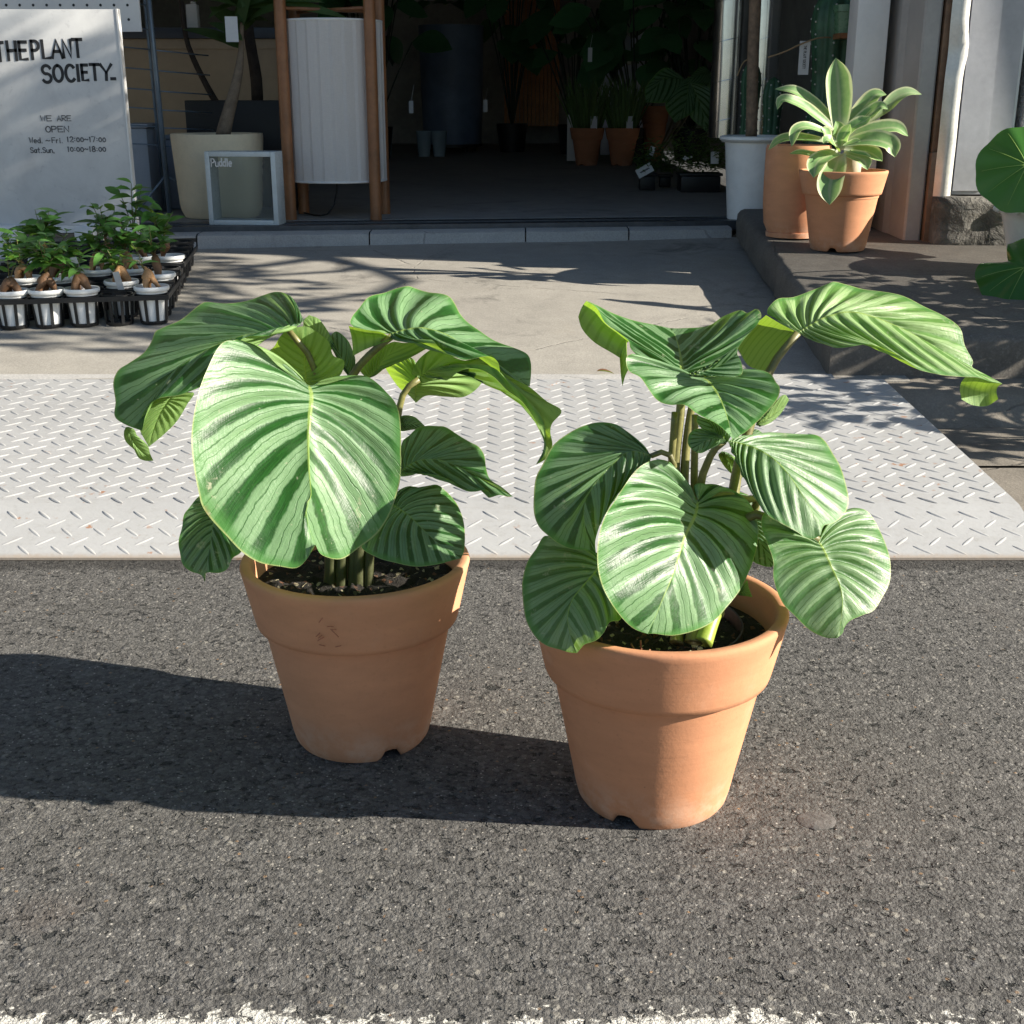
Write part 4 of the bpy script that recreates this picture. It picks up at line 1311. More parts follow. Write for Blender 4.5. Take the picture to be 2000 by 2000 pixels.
# ================================================================ agave on the landing
M_AGAVE = None
def m_agave():
    m, nt, b = mat_new('variegated_agave_leaf')
    g = G(nt)
    p = g.pos()
    q = g.math('ABSOLUTE', g.attr('across'))
    ph = g.attr('phase')
    n = g.math('MULTIPLY', g.math('SUBTRACT', g.noise(g.mapping(p, (1, 1, .4)), 30, 3, .6), .5), .25)
    q2 = g.math('ADD', q, n)
    gr = g.ramp(g.noise(p, 40, 4, .6), [(.3, (.17, .33, .12)), (.7, (.27, .44, .17))])
    cream = (.66, .69, .4)
    c = g.mix(g.step(q2, .74, .9), gr, cream)
    c = g.mix(g.math('MULTIPLY', g.step(q2, .2, .05), .75), c, (.42, .5, .27))
    c = g.mix(g.step(ph, .3, .0), c, (.5, .53, .42))
    leafy(nt, c, g.mix(.5, c, (.3, .4, .22)), None, .33, (.5, .7, .06), .42)
    return m
M_AGAVE = m_agave()
def strap(parent, P, Y, hw, mat, bend=.3, fold=.35, top=True, tw=0.0, NT=26, NQ=8, peak=.6):
    Pts = catmull(line3(P, Y), NT + 1)
    T = np.linspace(0, 1, NT + 1)
    tan = np.gradient(Pts, axis=0)
    vs, ph, ac, fs = [], [], [], []
    for i in range(NT + 1):
        t = Vector(tan[i]).normalized()
        c = Vector(Pts[i])
        vw = (Vector((0, 0, CAM_H)) - c).normalized()
        upv = (vw * .75 + Vector((0, 0, .8)) + Vector((tw, 0, 0)))
        sd = t.cross(upv)
        sd = sd.normalized() if sd.length > 1e-5 else t.orthogonal().normalized()
        nn = sd.cross(t).normalized()
        x = T[i]
        w = hw * (0.42 + .58 * math.sin(math.pi * .5 * min(1, x / peak))) if x < peak else hw * math.cos(math.pi * .5 * ((x - peak) / (1 - peak)) ** 1.5)
        w = max(w, hw * .015)
        for k in range(NQ + 1):
            q = -1 + 2 * k / NQ
            vs.append(c + sd * (w * q) + nn * (fold * w * q * q))
            ph.append(float(x))
            ac.append(q)
    W1 = NQ + 1
    fs = [(i * W1 + k, i * W1 + k + 1, (i + 1) * W1 + k + 1, (i + 1) * W1 + k) for i in range(NT) for k in range(NQ)]
    n_ = sum(((Vector(vs[f[1]]) - Vector(vs[f[0]])).cross(Vector(vs[f[2]]) - Vector(vs[f[0]]))).dot(Vector((0, 0, CAM_H)) - Vector(vs[f[0]])) for f in fs)
    if (n_ < 0) == top:
        fs = [f[::-1] for f in fs]
    mb = MB()
    mb.add(vs, fs)
    return obj('leaf', mb, mat, parent, attrs={'phase': ph, 'across': ac})
AG = on_slab(1634, 497)
AG = Vector((AG.x * 1.022, AG.y + .1, slab_z(AG.y + .1)))
ag = thing('potted_agave', 'variegated agave rosette in a sunlit terracotta pot on the dark landing', 'potted plant', AG)
mb = MB()
DA = .318
clay_pot(mb, AG, D=DA, H=.283, phase=-2.0, collar=.078, base=.62)
obj('pot', mb, M_TERRA2, ag, angle=60)
mb = MB()
mb.disk((AG.x, AG.y, AG.z + .25), DA * .44, 36, rough=.012)
obj('soil', mb, basic('pale_dry_soil', (.36, .24, .14), .9, var=.5, scale=30, bump=.8, bscale=80, bdist=.01), ag)
za = z(3.513, 1450, 0)
AY = AG.y
px = 3.513
def hwp(p):
    return p / px / FPX * 4.62
for P, Y, hw, o in (
    ([(668, 920), (668, 780), (662, 640), (650, 500), (640, 397)], (0, .02, .03), 86, {}),
    ([(650, 900), (560, 780), (460, 690), (350, 625), (222, 612)], (0, .03, .02), 46, {}),
    ([(640, 900), (540, 820), (430, 740), (320, 690), (262, 690), (240, 752)], (0, -.02, -.06), 50, {}),
    ([(620, 930), (520, 890), (430, 870), (365, 900), (338, 1005)], (-.02, -.06, -.09), 40, {}),
    ([(590, 970), (480, 955), (350, 945), (250, 965), (178, 1030)], (0, 0, .02), 40, {}),
    ([(700, 920), (770, 820), (850, 720), (920, 650), (990, 650)], (.02, .05, .06), 62, {}),
    ([(700, 930), (790, 850), (880, 780), (950, 730), (1000, 750)], (0, .02, .0), 55, {}),
    ([(860, 840), (980, 750), (1060, 670), (1140, 635), (1230, 648)], (.05, .1, .12), 50, dict(top=False)),
    ([(700, 960), (820, 915), (940, 885), (1060, 880), (1138, 935)], (-.02, -.03, -.04), 62, {}),
    ([(700, 990), (820, 965), (930, 965), (1020, 1000), (1048, 1078)], (-.04, -.09, -.12), 74, {}),
    ([(700, 1020), (790, 1035), (880, 1050), (962, 1106)], (-.05, -.08, -.12), 55, {}),
    ([(670, 1050), (590, 1070), (510, 1120), (488, 1220)], (-.05, -.1, -.13), 62, {}),
    ([(672, 1060), (640, 1150), (600, 1270), (598, 1405)], (-.06, -.14, -.17), 84, {}),
    ([(690, 1050), (760, 1070), (830, 1100), (860, 1165)], (-.05, -.1, -.12), 52, {}),
    ([(600, 1060), (480, 1060), (400, 1048), (322, 1055)], (-.02, -.02, -.02), 26, {}),
    ([(640, 960), (600, 960), (560, 900), (540, 880)], (-.06, -.08, -.09), 48, {}),
    ([(672, 1030), (664, 960), (655, 880), (640, 830)], (-.02, -.03, -.04), 50, {}),
    ([(680, 1030), (690, 950), (720, 890), (740, 850)], (-.03, -.05, -.06), 46, {}),
    ([(660, 1040), (620, 985), (580, 960), (555, 985)], (-.06, -.1, -.12), 44, {}),
    ([(700, 940), (760, 870), (840, 830), (880, 800)], (-.04, -.05, -.05), 48, {}),
    ([(690, 1000), (740, 985), (790, 970), (815, 968)], (-.09, -.12, -.13), 26, {})):
    strap(ag, za(*P), tuple(AY + y for y in Y), hwp(hw), M_AGAVE, **o)
mb = MB()
mb.tube([(AG.x + .02, AG.y, AG.z + .24), (AG.x + .03, AG.y - .02, AG.z + .35)], [.04, .03], 10)
obj('stem', mb, basic('agave_stem', (.5, .42, .3), .8), ag)

# tall clay planter behind the agave
TP = on_slab(1548, 470)
TP = Vector((TP.x * 1.02, TP.y + .1, slab_z(TP.y + .1)))
tp = thing('clay_planter', 'tall straight terracotta planter standing between the white pot and the agave pot', 'planter', TP)
mb = MB()
hh = at(1550, 283, TP.y).z - TP.z
PS_ = .93
mb.lathe([(r_ * PS_, z_) for r_, z_ in [(.105, .004), (.112, 0), (.114, .018), (.109, .019), (.124, .05), (.131, .12), (.133, hh * .6), (.132, hh - .012), (.128, hh), (.118, hh), (.114, hh - .02), (.112, hh - .14)]], TP, 64)
obj('pot', mb, M_TERRA, tp, angle=50)
mb = MB()
mb.disk((TP.x, TP.y, TP.z + hh - .07), .105, 32, rough=.01)
obj('soil', mb, M_SOIL, tp)
# ================================================================ hand lettering
def arc(cx, cy, rx, ry, a0, a1, n=10):
    return [(cx + rx * math.cos(R(a0 + (a1 - a0) * i / n)), cy + ry * math.sin(R(a0 + (a1 - a0) * i / n))) for i in range(n + 1)]
GL = {
    'T': [[(0, 1), (1, 1)], [(.5, 1), (.48, 0)]],
    'H': [[(0, 1), (.02, 0)], [(1, 1), (.98, 0)], [(0, .5), (1, .52)]],
    'E': [[(0, 1), (.02, 0), (1, .02)], [(0, 1), (1, 1)], [(0, .53), (.85, .53)]],
    'P': [[(0, 0), (0, 1)], [(0, 1)] + arc(.45, .74, .5, .26, 90, -90) + [(0, .48)]],
    'L': [[(0, 1), (.02, 0), (1, .03)]],
    'A': [[(0, 0), (.5, 1), (1, 0)], [(.22, .36), (.8, .36)]],
    'N': [[(0, 0), (.03, 1), (.95, 0), (1, 1)]],
    'S': [arc(.5, .75, .45, .25, 20, 255) + arc(.48, .26, .47, .26, 80, -150)],
    'O': [arc(.5, .5, .5, .5, 90, 450, 22)],
    'C': [arc(.55, .5, .55, .5, 45, 315, 16)],
    'I': [[(.5, 1), (.5, 0)]],
    'Y': [[(0, 1), (.5, .48), (1, 1)], [(.5, .48), (.46, 0)]],
    'W': [[(0, 1), (.25, 0), (.5, .8), (.75, 0), (1, 1)]],
    'R': [[(0, 0), (0, 1)], [(0, 1)] + arc(.45, .75, .5, .25, 90, -90) + [(0, .5), (1, 0)]],
    'F': [[(0, 0), (0, 1), (1, 1)], [(0, .53), (.8, .53)]],
    'D': [[(0, 0), (0, 1)] + arc(.2, .5, .8, .5, 90, -90) + [(0, 0)]],
    'e': [[(.05, .33), (.95, .33)] + arc(.5, .32, .45, .32, 0, 310, 12)],
    'd': [arc(.45, .3, .42, .3, 0, 360, 14), [(.9, 1), (.9, 0)]],
    'r': [[(.1, .62), (.1, 0)], [(.1, .4), (.5, .6), (.85, .56)]],
    'i': [[(.5, .6), (.5, 0)], [(.5, .82), (.52, .88)]],
    'a': [arc(.45, .3, .42, .3, 20, 380, 14), [(.9, .62), (.9, 0)]],
    't': [[(.45, .95), (.47, .05), (.8, .02)], [(.05, .65), (.9, .65)]],
    'u': [[(.05, .62), (.08, .2)] + arc(.47, .2, .4, .2, 180, 340, 6) + [(.9, .62), (.92, 0)]],
    'n': [[(.05, .62), (.05, 0)], [(.05, .35)] + arc(.47, .36, .42, .25, 170, 10, 6) + [(.92, 0)]],
    'l': [[(.5, 1), (.5, 0)]],
    '.': [[(.3, .02), (.45, .02)]],
    ',': [[(.4, .06), (.25, -.14)]],
    '-': [[(0, .03), (1, .05)]],
    ':': [[(.4, .22), (.45, .24)], [(.4, .66), (.45, .68)]],
    '~': [[(0, .42), (.25, .58), (.5, .48), (.75, .38), (1, .54)]],
    '0': [arc(.5, .4, .46, .38, 90, 450, 16)],
    '1': [[(.3, .86), (.5, 1), (.5, 0)]],
    '2': [arc(.5, .72, .42, .28, 160, -30, 8) + [(.05, .02), (1, .02)]],
    '7': [[(0, .97), (.95, .97), (.4, 0)]],
    '8': [arc(.5, .74, .38, .25, 90, 450, 14), arc(.5, .25, .45, .26, 90, 450, 14)],
}
NARROW = {'I': .35, 'i': .35, '.': .3, ',': .3, ':': .3, '1': .45, 'l': .3, '-': .7, 'r': .55, 't': .65}
def stroke(mb, pts, th, nrm):
    """one brush stroke: a flat ribbon with slightly raised thickness"""
    nrm = Vector(nrm)
    k = len(pts)
    vs = []
    for i, p in enumerate(pts):
        t = Vector(pts[min(i + 1, k - 1)]) - Vector(pts[max(i - 1, 0)])
        t = t.normalized() if t.length > 1e-9 else Vector((1, 0, 0))
        sd = t.cross(nrm).normalized()
        p = Vector(p) - (t * th * .35 if i == 0 else 0 * t) + (t * th * .35 if i == k - 1 else 0 * t)
        w = th * (.5 + .06 * mnoise.noise(p * 90))
        vs += [p - sd * w, p + sd * w, p - sd * w + nrm * .0006, p + sd * w + nrm * .0006]
    fs = []
    for i in range(k - 1):
        a, b = i * 4, i * 4 + 4
        fs += [(a + 2, b + 2, b + 3, a + 3), (a, a + 2, a + 3, a + 1)] if i == 0 else [(a + 2, b + 2, b + 3, a + 3)]
        fs += [(a, b, b + 2, a + 2), (a + 1, a + 3, b + 3, b + 1)]
    mb.add(vs, fs)
def write(mb, text, O, ex, ey, nrm, width, height, th, gap=.22):
    """fit text into width x height from origin O along ex, ey"""
    units = []
    for ch in text:
        units.append(.55 if ch == ' ' else NARROW.get(ch, .7 if ch in 'eadun0' else .8))
    tot = sum(units) + gap * (len(text) - 1)
    k = width / tot
    x = 0
    for ch, u in zip(text, units):
        if ch != ' ':
            j = random.uniform(-.03, .03)
            for st in GL[ch]:
                stroke(mb, [O + ex * ((x + p[0] * u) * k) + ey * ((p[1] + j) * height) for p in st], th, nrm)
        x += u + gap
def write_px(mb, text, Y, u0, u1, v0, v1, th, gap=.22):
    a, b, c = at(u0, v1, Y), at(u1, v1, Y), at(u0, v0, Y)
    ex, ey = (b - a), (c - a)
    w, h = ex.length, ey.length
    ey = Vector((0, 0, 1))
    write(mb, text, a, ex.normalized(), ey, Vector((0, -1, 0)), w, h, th, gap)
M_INK = basic('black_marker_ink', (.02, .02, .022), .6)
M_INKG = basic('grey_marker_ink', (.1, .1, .105), .6, var=.4, scale=40)

# ================================================================ shop sign board
def m_board():
    m, nt, b = mat_new('weathered_white_board')
    g = G(nt)
    p = g.world()
    f = g.noise(p, 5, 6, .65, .4)
    f2 = g.noise(p, 38, 5, .7)
    c = g.ramp(f, [(.3, (.50, .50, .50)), (.65, (.64, .64, .63))])
    c = g.mix(g.step(f2, .58, .7, 0, .35), c, (.36, .36, .37))
    g.l(c, b.inputs['Base Color'])
    b.inputs['Roughness'].default_value = .5
    g.l(g.bump(g.noise(p, 14, 3, .5), .15, .004), b.inputs['Normal'])
    return m
SY = 5.28
sg = thing('shop_sign', 'weathered white standing sign board with hand painted black lettering and opening hours', 'sign', (-1.8, SY, apron_z(SY)))
bz0, bz1 = at(150, 440, SY).z, at(150, 18, SY).z
bx1 = at(245, 230, SY).x
mb = MB()
mb.box((-2.22, SY, bz0), (bx1, SY + .03, bz1), bev=.003)
obj('board', mb, m_board(), sg, angle=30)
mb = MB()
mb.box((bx1 + .0005, SY - .002, bz0 - .03), (bx1 + .007, SY + .035, bz1 + .002))
mb.box((-2.22, SY - .004, bz0 - .03), (bx1, SY + .034, bz0 - .0005))
obj('frame', mb, M_WHITE, sg, smooth=False)
YL = SY - .0005
mb = MB()
for ch, u0, u1, v0, v1 in (('T', -8, 11, 83, 119), ('H', 16, 35, 81, 117), ('E', 39, 56, 82, 116), ('P', 63, 80, 80, 115), ('L', 84, 100, 79, 114),
                           ('A', 101, 125, 78, 113), ('N', 124, 142, 78, 112), ('T', 143, 164, 77, 111),
                           ('S', 83, 104, 128, 161), ('O', 105, 126, 128, 159), ('C', 129, 149, 127, 159), ('I', 151, 157, 127, 158), ('E', 161, 174, 127, 157), ('T', 177, 197, 126, 156), ('Y', 197, 222, 126, 156), ('-', 217, 226, 149, 154)):
    a, b_, c_ = at(u0, v1, YL), at(u1, v1, YL), at(u0, v0, YL)
    for st in GL[ch]:
        stroke(mb, [Vector((a.x + (b_.x - a.x) * (.06 + .84 * p[0]), YL, a.z + (c_.z - a.z) * p[1])) for p in st], .0122, (0, -1, 0))
obj('lettering', mb, M_INK, sg, smooth=False)
mb = MB()
for tx, u0, u1, v0, v1 in (('WE', 80, 101, 226, 236), ('ARE', 112, 139, 226, 236), ('OPEN', 90, 135, 247, 258),
                           ('Wed.', 58, 84, 269, 279), ('~', 90, 98, 270, 279), ('Fri.', 102, 123, 269, 279), ('12:00~17:00', 131, 207, 267, 277),
                           ('Sat.Sun,', 60, 107, 288, 298), ('10:00~18:00', 132, 207, 286, 296)):
    write_px(mb, tx, YL, u0, u1, v0, v1, .0042 if tx[0] in '1O' else .0036)
obj('opening_hours', mb, M_INKG, sg, smooth=False)
mb = MB()
fx0, fx1 = at(150, 470, SY).x, at(193, 470, SY).x
mb.box((fx0 + .01, SY - .06, apron_z(SY) - .01), (fx1, SY + .09, apron_z(SY) + .13), bev=.012)
obj('foot_weight', mb, M_WHITE, sg, angle=40)
mb = MB()
mb.box((-2.15, SY - .05, apron_z(SY) - .01), (-2.03, SY + .09, apron_z(SY) + .13), bev=.012)
obj('foot_weight', mb, M_WHITE, sg, angle=40)
for x, w in ((fx0 + .05, .03), (-2.09, .03), (bx1 - .012, .022)):
    mb = MB()
    mb.box((x, SY + .005, apron_z(SY)), (x + w, SY + .025, bz0 - .031))
    obj('leg', mb, M_WHITE, sg, smooth=False)

# ================================================================ trays of ginseng ficus
M_WPOT = basic('white_plastic_pot', (.87, .87, .85), .38, var=.07, scale=20)
M_ROOT = basic('ficus_root_bark', (.36, .18, .075), .6, var=.45, scale=34, bump=.4, bscale=110, bdist=.003, tint=(.42, .24, .11))
M_ROOTD = basic('ficus_root_dark', (.19, .1, .05), .65, var=.45, scale=34, bump=.4, bscale=110, bdist=.003)
M_FIC = m_plainleaf('ficus_leaf', (.12, .29, .06), .35, .3, .5)
M_TAG = basic('plant_tag', (.62, .63, .64), .5, var=.06)
TP_ = .109          # cell pitch
def trot(x, y):
    c, n = math.cos(TROT), math.sin(TROT)
    dx, dy = x - RX1, y - TY0
    return (RX1 + dx * c - dy * n, TY0 + dx * n + dy * c)
def tray(name, label, x1, y0, nc, nr):
    t = thing(name, label, 'nursery tray', (x1 - nc * TP_ / 2, y0 + nr * TP_ / 2, apron_z(y0 + nr * TP_ / 2)), 'black nursery trays')
    mb = MB()
    hz = .098
    for i in range(nc):
        for j in range(nr):
            cx, cy = x1 - (i + .5) * TP_, y0 + (j + .5) * TP_
            zz = apron_z(cy) + .002
            # ring at the foot, ribs, square collar at the top
            mb.lathe([(.037, .004), (.042, .0), (.044, .008), (.039, .010)], (cx, cy, zz), 16, cap_lo=False)
            for q in range(2):
                mb.tube([(cx - .04 * (q == 0), cy - .04 * (q == 1), zz + .004), (cx + .04 * (q == 0), cy + .04 * (q == 1), zz + .004)], .003, 5)
            for q in range(8):
                a = q * math.pi / 4 + .39
                r0, r1 = .042, .0485
                w = .0048
                c, s = math.cos(a), math.sin(a)
                vs = []
                for rr, zv in ((r0, zz + .004), (r1, zz + hz)):
                    for o in (-1, 1):
                        for th in (0, .0022):
                            vs.append((cx + (rr + th) * c - s * w * o, cy + (rr + th) * s + c * w * o, zv))
                mb.add(vs, [(0, 4, 5, 1), (1, 5, 7, 3), (3, 7, 6, 2), (2, 6, 4, 0)])
            mb.lathe([(.0465, hz - .011), (.0515, hz - .012), (.0515, hz), (.0465, hz)], (cx, cy, zz), 20, cap_lo=False)
    for i in range(nc + 1):
        x = x1 - i * TP_
        A, B = Vector((x, y0, apron_z(y0) + hz)), Vector((x, y0 + nr * TP_, apron_z(y0 + nr * TP_) + hz))
        mb.box((x - .003, y0, A.z - .012), (x + .003, y0 + nr * TP_, A.z + .004))
    for j in range(nr + 1):
        y = y0 + j * TP_
        mb.box((x1 - nc * TP_, y - .003, apron_z(y) + hz - .012), (x1, y + .003, apron_z(y) + hz + .003))
    mb.v = [(*trot(x, y), zq + apron_z(trot(x, y)[1]) - apron_z(y)) for x, y, zq in mb.v]
    obj('tray_lattice', mb, M_BLACK, t, angle=30)
    return t
RX1 = on(312, 600, apron_z(4.05) + .075).x + .004
TY0 = 4.035
TROT = R(8.6)
tray('nursery_tray', 'black lattice nursery tray nearest the road, holding the front pots of rooted ficus', RX1, TY0, 6, 5)
tray('nursery_tray', 'black lattice nursery tray behind, nearest the kerb, with empty back corner cells', RX1, TY0 + 5 * TP_ + .012, 6, 5)
def cell(i, j):
    """column from the right, row from the front"""
    p = trot(RX1 - (i + .5) * TP_, TY0 + (j + .5) * TP_ + (.012 if j > 4 else 0))
    return Vector((p[0], p[1], apron_z(p[1]) + .008))
def ficus(i, j, label, kind, height, leaves, tagd=None, dark=False, lean=(0, 0), lsz=1.0):
    c = cell(i, j)
    t = thing('potted_ficus', label, 'potted plant', c, 'potted ginseng ficus in the nursery trays')
    mb = MB()
    mb.lathe([(.036, 0), (.0375, .0), (.049, .098), (.0535, .099), (.0565, .104), (.0565, .111), (.0545, .1145), (.051, .1135), (.049, .106), (.0475, .09)], c, 28)
    obj('pot', mb, M_WPOT, t, angle=50)
    mb = MB()
    mb.disk(c + Vector((0, 0, .098)), .0485, 24, rough=.008, rings=5)
    obj('soil', mb, basic('red_bark_soil', (.09, .035, .022), .9, var=.6, scale=60, bump=.9, bscale=140, bdist=.006) if not bpy.data.materials.get('red_bark_soil') else bpy.data.materials['red_bark_soil'], t)
    # swollen root: legs joining into a trunk
    mb = MB()
    rnd = random.Random(i * 31 + j * 7 + 3)
    fork = c + Vector((lean[0] * .4, lean[1] * .4, .098 + .045 + .02 * rnd.random()))
    topp = c + Vector((lean[0], lean[1], .098 + .075 * height))
    nleg = {'fork': 3, 'fat': 3, 'one': 1}[kind]
    for q in range(nleg):
        a = rnd.uniform(0, 6.28) if nleg == 1 else q * 6.28 / nleg + rnd.uniform(-.4, .4)
        ft = c + Vector((math.cos(a) * .032, math.sin(a) * .032, .09))
        mid = (ft + fork) / 2 + Vector((math.cos(a) * .004, math.sin(a) * .004, .002))
        f_ = .0075 if kind == 'fork' else .0098
        mb.tube(catmull([ft, mid, fork, (fork + topp) / 2], 9), [f_ * k for k in (.7, .85, 1, 1.15, 1.3, 1.5, 1.55, 1.4, 1.1)], 9)
    f_ = .017 if kind != 'one' else .0145
    mb.tube(catmull([fork - Vector((0, 0, .02)), fork, (fork + topp) / 2 + Vector((.004, 0, 0)), topp], 10), [f_ * k for k in ((.5, .95, 1.2, 1.12, .95, .75, .55, .4, .3, .24) if kind != 'one' else (.6, .9, 1.0, .85, .65, .5, .4, .32, .26, .2))], 10)
    mb.v = [tuple(Vector(v_) + Vector((mnoise.noise(Vector(v_) * 45 + Vector((i, j, 0))), mnoise.noise(Vector(v_) * 45 + Vector((7, i, j))), mnoise.noise(Vector(v_) * 45 + Vector((i, 3, j))))) * .0065) for v_ in mb.v]
    obj('root', mb, M_ROOTD if dark else M_ROOT, t)
    mb = MB()
    tw = MB()
    for q in range(max(2, leaves // 5)):
        a = rnd.uniform(0, 6.28)
        e = topp + Vector((math.cos(a) * .042, math.sin(a) * .038, rnd.uniform(.02, .105) * height))
        tw.tube([topp - Vector((0, 0, .01)), (topp + e) / 2 + Vector((0, 0, .008)), e], [.002, .0016, .001], 5)
        for w in range(5):
            f = .3 + .7 * w / 4
            b0 = topp.lerp(e, f)
            aa = rnd.uniform(0, 6.28)
            d = Vector((math.cos(aa), math.sin(aa), rnd.uniform(-.1, .75)))
            mb.leaf(b0, d, Vector((0, 0, 1)) + Vector((rnd.uniform(-.5, .5), rnd.uniform(-.6, .3), 0)), rnd.uniform(.03, .068) * lsz, rnd.uniform(.009, .016) * lsz, droop=rnd.uniform(.1, .6), fold=.25)
    obj('twig', tw, M_STEM, t)
    obj('foliage', mb, M_FIC, t)
    if tagd:
        mb = MB()
        p = c + Vector(tagd)
        ex, ey = Vector((.95, 0, .12)).normalized(), Vector((-.18, -.12, 1)).normalized()
        w, h = .0105, .05
        nn = ex.cross(ey)
        vs = [p + ex * a * w + ey * b_ * h + nn * o for o in (0, .0008) for a, b_ in ((-1, -1), (1, -1), (1, 1), (-1, 1))]
        mb.add(vs, [(3, 2, 1, 0), (4, 5, 6, 7), (0, 1, 5, 4), (1, 2, 6, 5), (2, 3, 7, 6), (3, 0, 4, 7)])
        obj('tag', mb, M_TAG, t, smooth=False)
    return t
ficus(0, 0, 'white potted ficus in the front right corner cell, tan forked root straddling the rim', 'fork', 1.0, 6, None, False, (-.02, .01), .8)
ficus(1, 1, 'white potted ficus with a pale tag, behind the empty front cell', 'fat', .75, 30, (.012, -.055, .1), False, (-.015, 0), 1.0)
ficus(2, 0, 'ficus with squat wedge shaped root, front row, just left of the empty cell', 'fat', .75, 26, (-.012, .02, .16), True, (-.012, 0), .9)
ficus(3, 0, 'ficus with tall dense green shoots, front row, second pot left of the empty cell', 'fat', 1.0, 80, None, True, (.005, 0), 1.15)
ficus(4, 0, 'nearly leafless white potted ficus in the front row at the left photo edge', 'fat', .7, 12, None, True)
ficus(0, 2, 'ficus at the right tray edge with a dark leaning trunk and bare red soil', 'one', 1.05, 40, None, True, (-.02, .02), 1.05)
ficus(1, 3, 'white potted ficus with a reddish root in the inner column, behind the tagged pot', 'fork', 1.0, 54, None, False, (-.01, 0), 1.1)
ficus(2, 3, 'ficus with a knobbly tan root, beside black empty cells in the third column', 'fork', 1.0, 40, None, False, (0, .01), 1.1)
ficus(3, 2, 'white potted ficus half hidden behind the tall dense shoots', 'fat', .9, 60, None, True, (0, 0), 1.15)
ficus(4, 2, 'white potted ficus with a many fingered orange root near the left photo edge', 'fork', .85, 46, None, False, (-.01, 0), 1.15)
ficus(1, 5, 'white potted ficus in the rear tray carrying the single tallest upright shoot', 'one', 1.55, 26, None, True, (-.01, 0), 1.35)
ficus(2, 5, 'white potted ficus in the rear tray with long dark pointed leaves before the foot weight', 'one', 1.2, 34, None, True, (0, 0), 1.6)
ficus(4, 5, 'white potted ficus in the rear tray, pale green shoots in front of the sign', 'one', 1.1, 50, None, False, (0, 0), 1.4)
ficus(0, 5, 'white potted ficus in the rear tray corner with glossy leaves by the empty cells', 'one', 1.05, 40, None, True, (-.02, 0), 1.2)

# ================================================================ pegboard, wire rack
pb = thing('pegboard', 'white perforated pegboard panel standing behind the sign board', 'pegboard', (-2.0, 5.75, .29))
mb = MB()
ptop, pbot = 1.9, at(255, 62, 5.75).z
px1 = at(274, 30, 5.75).x
mb.box((-3.2, 5.75, pbot), (px1, 5.762, ptop), bev=.002)
obj('panel', mb, M_WHITE, pb, angle=30)
mb = MB()
sp_ = (at(12 + 26.3, 12, 5.75) - at(12, 12, 5.75)).x
x0 = at(249, 10, 5.75).x
zt = at(249, 10, 5.75).z
for i in range(18):
    for j in range(-1, 9):
        x, zz = x0 - i * sp_, zt + j * sp_ - 0
        if zz > pbot + .01:
            mb.lathe([(.0001, 0), (.0058, 0), (.0058, .0008)], (0, 0, 0), 10)
            n = 30
            for k in range(len(mb.v) - 30, len(mb.v)):
                vx, vy, vz = mb.v[k]
                mb.v[k] = (x + vx, 5.7495 - vz, zz + vy)
obj('hole', mb, M_BLACK, pb, smooth=False)
mb = MB()
mb.box((-3.1, 5.77, .29), (-3.06, 5.8, ptop))
obj('post', mb, M_WHITE, pb, smooth=False)
M_RACK = basic('blue_grey_enamel', (.20, .26, .33), .4, .3, var=.15, scale=20)
rk = thing('wire_rack', 'slim blue grey metal ladder rack between the sign board and the stone planter', 'rack', on(312, 418, .29))
mb = MB()
RY = on(312, 418, .29).y
def bar(mb, pts, r, seg=8):
    mb.tube(pts, r, seg)
zt = 1.75
b0, t0 = at(328, 419, RY), at(281, 0, RY)
xr = (b0.x + t0.x) / 2
for pts_, r_, nm in (([(b0.x + .01, RY, .29), (xr, RY, 1.75)], .0125, 'upright'),
                     ([(at(288, 150, RY + .16).x + .03, RY + .16, .29), (at(288, 150, RY + .16).x + .01, RY + .16, 1.75)], .007, 'upright'),
                     ([(at(262, 380, RY).x, RY, .292), (b0.x + .004, RY, .47)], .006, 'brace'),
                     ([(b0.x + .2, RY + .25, .292), (b0.x + .006, RY, .47)], .006, 'brace')):
    mb = MB()
    mb.tube(pts_, r_, 10)
    obj(nm, mb, M_RACK, rk)
for v in (8, 56, 96, 136, 176, 213, 248, 284):
    a = at(300, v, RY)
    mb = MB()
    mb.tube([(a.x - .17, RY - .02, a.z + .012), (xr - .02, RY + .06, a.z), (xr - .012, RY + .005, a.z - .008)], .0036, 6)
    obj('rung', mb, M_RACK, rk)
    if v > 90:
        mb = MB()
        mb.tube([(xr + .01, RY + .01, a.z - .004), (xr + .2, RY + .28, a.z - .02)], .0036, 6)
        obj('rung', mb, M_RACK, rk)

# ================================================================ stone planter with a small tree
M_BEIGE = basic('beige_stone', (.76, .65, .46), .75, var=.1, scale=8, bump=.2, bscale=60)
M_BARK = basic('grey_brown_bark', (.20, .155, .11), .85, var=.4, scale=24, bump=.7, bscale=60, bdist=.006)
M_BARKD = basic('dark_bark', (.05, .038, .03), .9, var=.4, scale=24, bump=.7, bscale=60, bdist=.006)
M_TREEL = m_plainleaf('broad_tree_leaf', (.075, .13, .045), .25, .38, .35)
BP = on(436, 430, .29)
BP.y += .2
BP.x *= 1.035
st = thing('potted_tree', 'small tree with whorled leaves and a white tag in a round beige stone planter', 'potted tree', BP)
rim = at(432, 263, BP.y - .2).z - .29
mb = MB()
mb.lathe([(.165, 0), (.172, .002), (.186, .03), (.192, .06), (.212, rim - .01), (.210, rim), (.195, rim), (.19, rim - .05), (.188, rim - .08)], BP, 56)
obj('pot', mb, M_BEIGE, st, angle=40)
mb = MB()
mb.disk((BP.x, BP.y, .29 + rim - .05), .19, 32, rough=.015)
obj('soil', mb, M_SOIL, st)
mb = MB()
